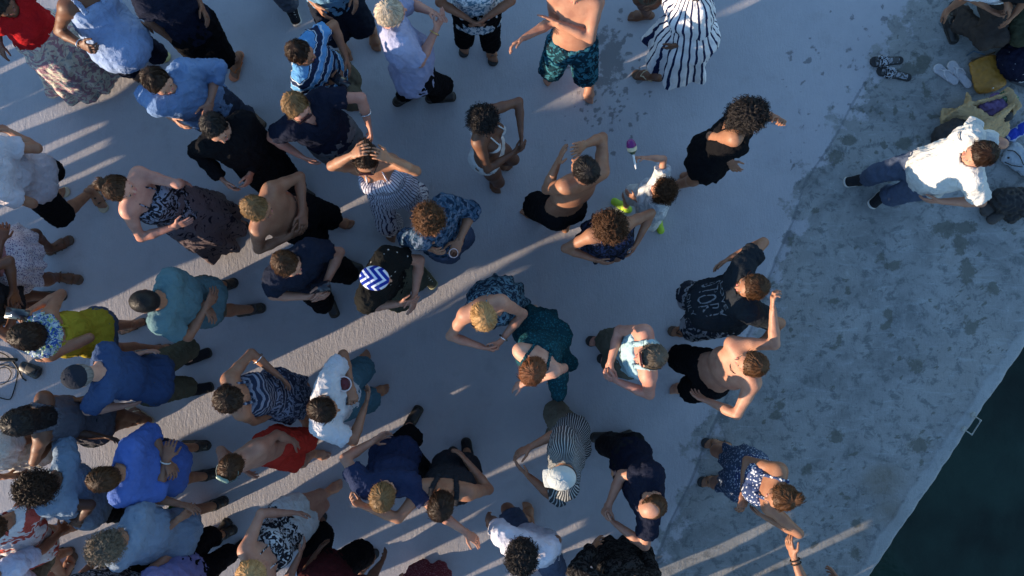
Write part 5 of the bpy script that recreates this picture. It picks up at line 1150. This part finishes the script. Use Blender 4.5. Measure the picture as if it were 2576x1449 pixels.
# navy dotted bag
c = at(2552, 152)
nb = soft('beach_bag', 'big navy bag with small white dots at the right edge', 'bag', [E(c + V(-.06, -.06, .1), c + V(.1, .10, .1), (.15, .11), (.13, .10), k=.05), S(c + V(.02, 0, .12), (.17, .15, .11), k=.05)], cloth('navydots', 'speck', (.014, .016, .035), (.5, .5, .52), sc=.7), cell=.012, fold=.012, seed=7)
sub('handle', nb, [E(c + V(-.03, .09, .2), c + V(.06, .13, .25), .010, k=.005), E(c + V(.06, .13, .25), c + V(.13, .08, .2), .010, k=.005)], white)
# grey sneakers
for i, (uu, vv, lab) in enumerate(((2541, 186, 'grey canvas sneaker with a pale rim just under the navy dotted bag'), (2568, 206, 'grey striped sneaker cut by the right edge of the photo'))):
    c = at(uu, vv); d = nrm(V(1, -.35, 0)); t = V(-d[1], d[0], 0)
    sk = soft('sneaker', lab, 'shoe', [E(c - d * .08 + Z * .035, c + d * .1 + Z * .03, (.045, .04), (.045, .032), L=t, k=.01), E(c - d * .075 + Z * .085, c - d * .02 + Z * .08, (.026, .03), L=t, sub=True)], plain('grey_canvas2', (.06, .065, .08), .8), cell=.007, fold=0)
    n = 16; pts = [c - d * .05 + d * math.cos(2 * math.pi * k / n) * .045 + t * math.sin(2 * math.pi * k / n) * .036 + Z * .072 for k in range(n)]
    sub('collar', sk, [E(pts[k], pts[(k + 1) % n], .006, k=.002) for k in range(n)], plain('pale_trim', (.38, .38, .4), .7))
    sub('shoelace', sk, [E(c + d * (.02 + .02 * k) - t * .025 + Z * (.068 - .004 * k), c + d * (.03 + .02 * k) + t * .025 + Z * (.068 - .004 * k), .004, k=0) for k in range(4)], plain('lace_white', (.7, .7, .68), .8), cell=.0035)
# open tan tote and contents
cor = [at(2436, 262, .22), at(2500, 300, .24), at(2560, 255, .24), at(2545, 232, .22)]
base = [V(p[0] * .97, p[1] * .95 - .02, .03) for p in cor]
pr = []
for i in range(4):
    j = (i + 1) % 4
    for q in range(5):
        f0 = q / 5 + .1; a_ = cor[i] * (1 - f0) + cor[j] * f0; b_ = base[i] * (1 - f0) + base[j] * f0; dd = nrm(cor[j] - cor[i])
        pr.append(E(a_, b_, (.045, .008), L=dd, k=.012))
cc = sum(base) / 4; pr.append(E(base[0], base[2], (.10, .012), L=nrm(base[1] - base[3]), k=.02))
pr.append(E(at(2500, 300, .22), at(2512, 350, .03), (.13, .012), (.10, .012), L=V(1, .4, 0), k=.02)); pr.append(E(at(2440, 262, .20), at(2432, 250, .04), (.06, .012), L=V(0, 1, 0), k=.02))
tote = soft('tote_bag', 'open tan canvas tote holding purple cloth and a black item', 'bag', pr, cloth('tan_canvas', a=(.50, .35, .19)), cell=.010, fold=.007, seed=9)
sub('handle', tote, [E(at(2440, 262, .22), at(2452, 290, .12), .008, k=.01), E(at(2452, 290, .12), at(2470, 300, .1), .008, k=.01), E(at(2470, 300, .1), at(2490, 298, .22), .008, k=.01)], plain('tan_strap', (.28, .22, .12)))
soft('folded_towel', 'purple folded cloth inside the open tan tote', 'towel', [E(at(2474, 268, .13), at(2515, 268, .15), (.07, .05), k=.03), E(at(2495, 285, .14), at(2505, 250, .14), .05, k=.03)], cloth('purplecloth', a=(.18, .12, .24)), fold=.012, seed=12)
soft('toiletry_pouch', 'round black pouch inside the open tan tote', 'pouch', [S(at(2530, 292, .18), (.055, .045, .05))], plain('black_nylon', (.012, .012, .014), .7), fold=.004, seed=13)
soft('swimming_costume', 'crumpled green patterned cloth in the far corner of the tan tote', 'swimwear', [E(at(2522, 246, .16), at(2545, 252, .15), .045, k=.02)], cloth('greenp', 'print', (.05, .12, .06), (.25, .3, .2), sc=.5), fold=.012, seed=14)
soft('backpack', 'dark brown bag on the ground just left of the white tee man', 'bag', [E(at(2378, 348, .10), at(2408, 335, .10), (.11, .10), (.12, .1), k=.03)], plain('dark_brown_nylon', (.03, .025, .024), .8), fold=.01, seed=15)
# white bag with a dark cord, right edge
c = at(2558, 402)
wb_ = soft('canvas_bag', 'flat white bag with thin dark cords at the right edge', 'bag', [E(c + V(-.08, .06, .03), c + V(.12, -.08, .03), (.10, .03), k=.02, L=V(.5, .8, 0))], cloth('offwhite', a=(.40, .43, .46)), fold=.006, seed=16)
crd = [at(2534, 378, .07), at(2552, 380, .07), at(2566, 394, .07), at(2575, 415, .07)]
sub('cord', wb_, [E(crd[i], crd[i + 1], .005, k=.002) for i in range(3)] + [E(at(2528, 408, .05), at(2545, 416, .07), .005, k=0), E(at(2545, 416, .07), at(2572, 420, .07), .005, k=0)], cordm)
sub('eyelet', wb_, [S(at(2537, 397, .07), .010)], cordm, cell=.004)
soft('towel', 'royal blue and white striped towel end at the right edge', 'towel', [E(at(2540, 345, .03), at(2580, 318, .03), (.05, .02), k=.02, L=V(.4, -.9, 0))], cloth('bluetowel', 'hstripe', (.03, .06, .4), (.4, .45, .6), sc=.4), fold=.006, seed=17)
soft('duffel_bag', 'black bag on the ground below the white tee man', 'bag', [E(at(2520, 505, .09), at(2580, 510, .09), (.10, .09), (.12, .09), k=.03), E(at(2530, 525, .05), at(2545, 545, .04), .05, k=.03)], plain('black_nylon', (.012, .012, .014), .7), fold=.012, seed=18)
for i, (a_, b_, lab) in enumerate((((2478, 532), (2512, 508), 'brown suede shoe leaning on the black duffel bag, upper one'), ((2495, 552), (2528, 530), 'brown suede shoe beside the black duffel bag, lower one'))):
    p0, p1 = at(*a_, .04), at(*b_, .04); d = nrm(p1 - p0); t = V(-d[1], d[0], 0)
    sk = soft('suede_shoe', lab, 'shoe', [E(p0, p1 + d * .04, (.045, .04), (.042, .045), L=t, k=.01), E(p1 + Z * .045, p1 + d * .05 + Z * .05, (.024, .03), L=t, sub=True)], plain('brown_suede', (.055, .05, .048), .9, bump=.4), cell=.007, fold=0, group='brown shoes by the black bag')
    sub('sole', sk, [E(V(p0[0], p0[1], .008), V(p1[0], p1[1], .008), (.05, .008), L=t, k=0)], darkrub)
soft('hair_scrunchie', 'small hot pink cloth between the white tee man and the black bag', 'cloth', [E(at(2470, 500, .05), at(2482, 492, .06), .022, k=.02), S(at(2470, 508, .04), .018, k=.02)], cloth('hotpink', a=(.5, .02, .12)), cell=.006, fold=.004, seed=19)

# white cap held against the shoulder
c = at(2444, 346, 1.44); hat = soft('cap', 'white cap held on the far shoulder of the white tee man', 'cap', [S(c, (.085, .095, .065)), CUT(c + Z * -.03, -Z, rad=.3)], cloth('hatwhite', a=(.62, .61, .58)), cell=.008, fold=.004, seed=21)
sub('brim', hat, [E(c + V(.02, .06, -.02), c + V(.05, .12, -.025), (.07, .012), (.055, .011), L=V(.8, -.5, 0), k=.01)], cloth('hatwhite'))
n = 14; pts = [c + V(-.075 + math.cos(2 * math.pi * k / n) * .03, .01 + math.sin(2 * math.pi * k / n) * .035, .02) for k in range(n)]
sub('strap', hat, [E(pts[k], pts[(k + 1) % n], .008, k=.002) for k in range(n)], cloth('hatwhite'))
# cup with red drink
c = at(867, 965, 1.30)
def ring_mesh(name, prof, n, parent, mat, closed=False):
    """surface of revolution about the vertical through parent location"""
    P = []; F = []
    for (r, z_) in prof:
        for k in range(n): a = 2 * math.pi * k / n; P.append((r * math.cos(a), r * math.sin(a), z_))
    for i in range(len(prof) - 1):
        for k in range(n): F.append((i * n + k, i * n + (k + 1) % n, (i + 1) * n + (k + 1) % n, (i + 1) * n + k))
    me = mesh_from(name, [(np.array(P), np.array(F))]); o = bpy.data.objects.new(name, me); COL.objects.link(o); me.materials.append(mat)
    me.polygons.foreach_set('use_smooth', np.ones(len(me.polygons), dtype=bool)); o.parent = parent; return o
pm = NB('clear_plastic'); pm.b.inputs['Base Color'].default_value = (.85, .82, .82, 1); pm.b.inputs['Roughness'].default_value = .2; pm.b.inputs['Transmission Weight'].default_value = .75; pm.b.inputs['IOR'].default_value = 1.2
cup = empty('plastic_cup', c); tag(cup, 'clear plastic cup of red drink held by the white cotton tee person', 'cup')
ring_mesh('cup_wall', [(.004, -.10), (.034, -.10), (.047, .022), (.051, .024), (.051, .028), (.045, .026), (.032, -.095), (.004, -.095)], 32, cup, pm.m)
ring_mesh('cup_rim', [(.0455, .022), (.052, .022), (.0525, .028), (.0455, .029), (.0455, .022)], 32, cup, plain('cup_rim', (.62, .48, .47), .3))
ring_mesh('drink', [(.0005, -.09), (.031, -.09), (.0425, .008), (.0005, .008)], 32, cup, plain('red_drink', (.16, .018, .022), .12))
# rattle held by the child
rt = empty('maraca', at(1600, 408, 1.28)); tag(rt, 'purple, cream and green rattle with a white handle held by the child', 'rattle')
p0, p1 = at(1600, 425, 1.27), at(1592, 385, 1.33); d = nrm(p1 - p0)
for nm, a0, a1, r0, r1, m in (('handle', 0, .11, .007, .008, plain('rattle_white', (.7, .7, .68), .4)), ('green_cap', .11, .138, .012, .033, plain('rattle_green', (.015, .06, .03), .3)), ('cream_ring', .138, .168, .033, .035, plain('rattle_cream', (.6, .5, .32), .3)), ('purple_cap', .168, .19, .035, .029, plain('rattle_purple', (.14, .01, .12), .3))):
    P, F = sdf_mesh([E(p0 + d * a0, p0 + d * a1, r0, r1, k=0, L=V(1, 0, 0), flat=(1, 1) if nm != 'purple_cap' else (1, 0))], .005); link(nm, mesh_from(nm, [(P, F)]), rt, [m])
# phones
def phone(label, u, v, z_, deg, tilt=0, glow=False):
    o = empty('phone', at(u, v, z_)); tag(o, label, 'phone')
    p = at(u, v, z_); a = math.radians(deg); d = V(math.cos(a), math.sin(a), math.sin(math.radians(tilt))); d = nrm(d); t = nrm(np.cross(Z, d)); n_ = np.cross(d, t)
    def slab_(hx, hy, hz, off):
        vs = [p + d * (sx * hx) + t * (sy * hy) + n_ * (off + sz * hz) for sx in (-1, 1) for sy in (-1, 1) for sz in (-1, 1)]
        Fq = np.array([[0, 1, 3, 2], [4, 6, 7, 5], [0, 4, 5, 1], [2, 3, 7, 6], [0, 2, 6, 4], [1, 5, 7, 3]]); return np.array(vs), Fq
    link('case', mesh_from('case', [slab_(.073, .036, .0045, 0)]), o, [plain('phone_black', (.015, .015, .017), .3)], smooth=False)
    link('screen', mesh_from('screen', [slab_(.068, .032, .0006, .0052)]), o, [plain('phone_screen', (.02, .022, .03), .08)], smooth=False)
phone("dark phone held low by the striped polo boy", 856, 204, 1.06, -40, 5)
phone("dark phone under the gaze of the dark navy tee man", 806, 722, 1.16, 10, 10)
phone("small phone in the raised hand of the yellow top woman", 44, 790, 1.42, 170, 10)
# white bottle cap seen above a hip
bt = empty('bottle', at(335, 895, .95)); tag(bt, 'upright bottle with a white round cap carried by the blue tee man', 'bottle')
ring_mesh('bottle_body', [(.001, -.22), (.034, -.22), (.036, -.06), (.018, -.02), (.014, 0), (.001, 0)], 24, bt, plain('bottle_dark', (.03, .05, .05), .2))
ring_mesh('cap', [(.024, -.022), (.0245, .003), (.021, .006), (.0005, .006)], 24, bt, plain('cap_white', (.75, .75, .78), .5))
# cables, pedal, bar
def cable(label, pts, r=.006):
    W = [at(u, v, z_) for (u, v, z_) in pts]; Q = []
    for i in range(len(W) - 1):
        a0 = W[max(i - 1, 0)]; a1 = W[i]; a2 = W[i + 1]; a3 = W[min(i + 2, len(W) - 1)]
        for t_ in np.linspace(0, 1, 6, endpoint=False):
            Q.append(.5 * ((2 * a1) + (-a0 + a2) * t_ + (2 * a0 - 5 * a1 + 4 * a2 - a3) * t_ ** 2 + (-a0 + 3 * a1 - 3 * a2 + a3) * t_ ** 3))
    Q.append(W[-1]); n = 8; P = []; F = []
    for i, q in enumerate(Q):
        dd = nrm((Q[min(i + 1, len(Q) - 1)] - Q[max(i - 1, 0)])); s1 = nrm(np.cross(dd, Z)); s2 = np.cross(s1, dd)
        for k in range(n): a = 2 * math.pi * k / n; P.append(q + s1 * math.cos(a) * r + s2 * math.sin(a) * r)
    for i in range(len(Q) - 1):
        for k in range(n): F.append((i * n + k, i * n + (k + 1) % n, (i + 1) * n + (k + 1) % n, (i + 1) * n + k))
    o = link('cable', mesh_from('cable', [(np.array(P), np.array(F))]), None, [plain('black_rubber', (.015, .014, .014), .6)]); tag(o, label, 'cable')
cable("black cable running from the dark bar past the pedal at the left edge", [(-40, 880, .01), (8, 890, .01), (34, 912, .01), (48, 934, .01), (56, 950, .01), (66, 958, .01)])
cable("black cable looping round on the sunlit deck at the left edge", [(-20, 925, .01), (8, 918, .01), (30, 925, .01), (44, 930, .01), (42, 955, .012), (34, 985, .01), (25, 1004, .01), (5, 1002, .01), (-30, 990, .01)], .005)
cable("thin black cable curl under the bar at the left edge", [(-20, 972, .01), (8, 966, .01), (22, 955, .01), (28, 938, .01), (18, 926, .01), (2, 926, .01), (-20, 935, .01)], .004)
br = soft('metal_bar', 'dark metal bar of a stand poking in at the left edge', 'stand', [E(at(-60, 903, .06), at(40, 905, .03), .016)], plain('dark_metal', (.02, .02, .018), .4, .6), cell=.006, fold=0)
pd = soft('foot_pedal', 'black oval foot pedal at the end of a cable by the left edge', 'pedal', [E(at(58, 922, .03), at(94, 938, .03), (.045, .03), (.055, .03), k=.01, L=V(.3, 1, 0))], plain('pedal_black', (.014, .015, .02), .45), cell=.008, fold=.002)
sub('footplate', pd, [E(at(66, 924, .062), at(88, 935, .062), (.035, .006), k=0, L=V(.3, 1, 0))], darkrub)
# pale cup in the hand of the plaid shirt person
pc = empty('paper_cup', at(1141, 637, 1.22)); tag(pc, 'small pale cup in the sunlit hand of the plaid shirt person', 'cup')
ring_mesh('cup_wall', [(.003, -.07), (.024, -.07), (.031, .01), (.033, .012), (.029, .012), (.022, -.065), (.003, -.065)], 24, pc, plain('cup_pink', (.62, .45, .42), .5))
# ladder handle on the pier edge
h0, h1 = at(2452, 1047, .02), at(2429, 1083, .02); e_ = nrm(h1 - h0); o_ = V(.83, -.56, 0) * .062
hh = soft('grab_rail', 'bent steel ladder rail sticking out over the water from the pier edge', 'rail', [E(h0 - o_ * .6, h0 + o_, .0065, k=.006), E(h0 + o_, h1 + o_, .0065, k=.006), E(h1 + o_, h1 - o_ * .6, .0065, k=.006)], plain('steel_painted', (.28, .28, .25), .6), cell=.006, fold=0)
for q in (h0, h1): sub('bolt_plate', hh, [E(q - o_ * .55 + Z * .012, q - o_ * .3 + Z * .012, (.028, .006), L=e_, k=0)], plain('steel_painted', (.28, .28, .25), .6))
# ------------------------------------------------------------------ crowd beyond the frame: unseen copies added towards the sun to shape its streaks
PEOPLE = [o for o in COL.objects if o.name.split('.')[0] == 'person']
def copy_tree(o, parent=None):
    c = o.copy(); COL.objects.link(c)
    if parent is not None: c.parent = parent
    for ch in o.children: copy_tree(ch, c)
    return c
def pick(word): return [o for o in PEOPLE if word in o['label']][0]
SRC = [pick('dark cap and royal'), pick('bright blue shirt'), pick('blond man in a navy tee and'), pick('grey haired man in a pale lilac'), pick('woman in a blue and white sundress'), pick('dark haired woman in a blue zebra')]
def body_centre(o):
    b = [c for c in o.children if c.name.split('.')[0] == 'body'][0]; n = len(b.data.vertices); co = np.empty(n * 3, np.float32); b.data.vertices.foreach_get('co', co); co = co.reshape(-1, 3)
    m = (co[:, 2] > .95) & (co[:, 2] < 1.45); return (co[m].max(0) + co[m].min(0))[:2] / 2 - np.array(o.location)[:2]
SRCF = [192, 172, -48, 25, 165, 25]
nx_, ny_ = .423, .906
def bystander(p, off, side=0, src=0, sc=1.0):
    """p: offset across the light; off: how far outside the frame, both in photograph units"""
    if p <= 1313: s_edge = -.423 * (p / .906)
    else: u = (p - 1313) / .423; s_edge = .906 * u - .423 * 1449
    s_ = s_edge - off; u, v = .906 * s_ + .423 * p, -.423 * s_ + .906 * p
    r = copy_tree(SRC[src]); g = at(u, v)
    face = 25 + (90 if side else 0); ro = math.radians(face - SRCF[src]); bc = body_centre(SRC[src]) * sc
    r.location = (g[0] - (bc[0] * math.cos(ro) - bc[1] * math.sin(ro)), g[1] - (bc[0] * math.sin(ro) + bc[1] * math.cos(ro)), 0)
    r.rotation_euler = (0, 0, ro); r.scale = (sc, sc, sc)
    r['label'] = 'unseen bystander added to the crowd towards the sun to shape the shadows'; r['group'] = 'bystanders added outside the frame to shape the sun streaks'
COVER = [(-80, 0), (25, 0), (125, 0), (205, 0), (245, 0), (362, 2), (445, 0), (498, 0), (645, 0), (685, 0), (770, 2), (890, 0), (975, 0), (1034, 0), (1254, 0), (1464, 1), (1555, 0), (1718, 0), (1820, 0), (1878, 0), (2020, 0), (2075, 0), (2125, 0), (2175, 0), (2230, 0), (2285, 0), (2340, 0), (2395, 0), (2450, 0), (2510, 0), (2580, 0), (2660, 0)]  # spacing of the added bystanders leaves the gaps that let sun streaks through
for i, (p, sd) in enumerate(COVER):
    bystander(p, 400 + (i % 4) * 75, 1 if sd else 0, i % 4, .62 if sd == 2 else 1.0)
for i, p in enumerate([722]): bystander(p, 880 + (i % 2) * 110, 0, (i + 1) % 4)
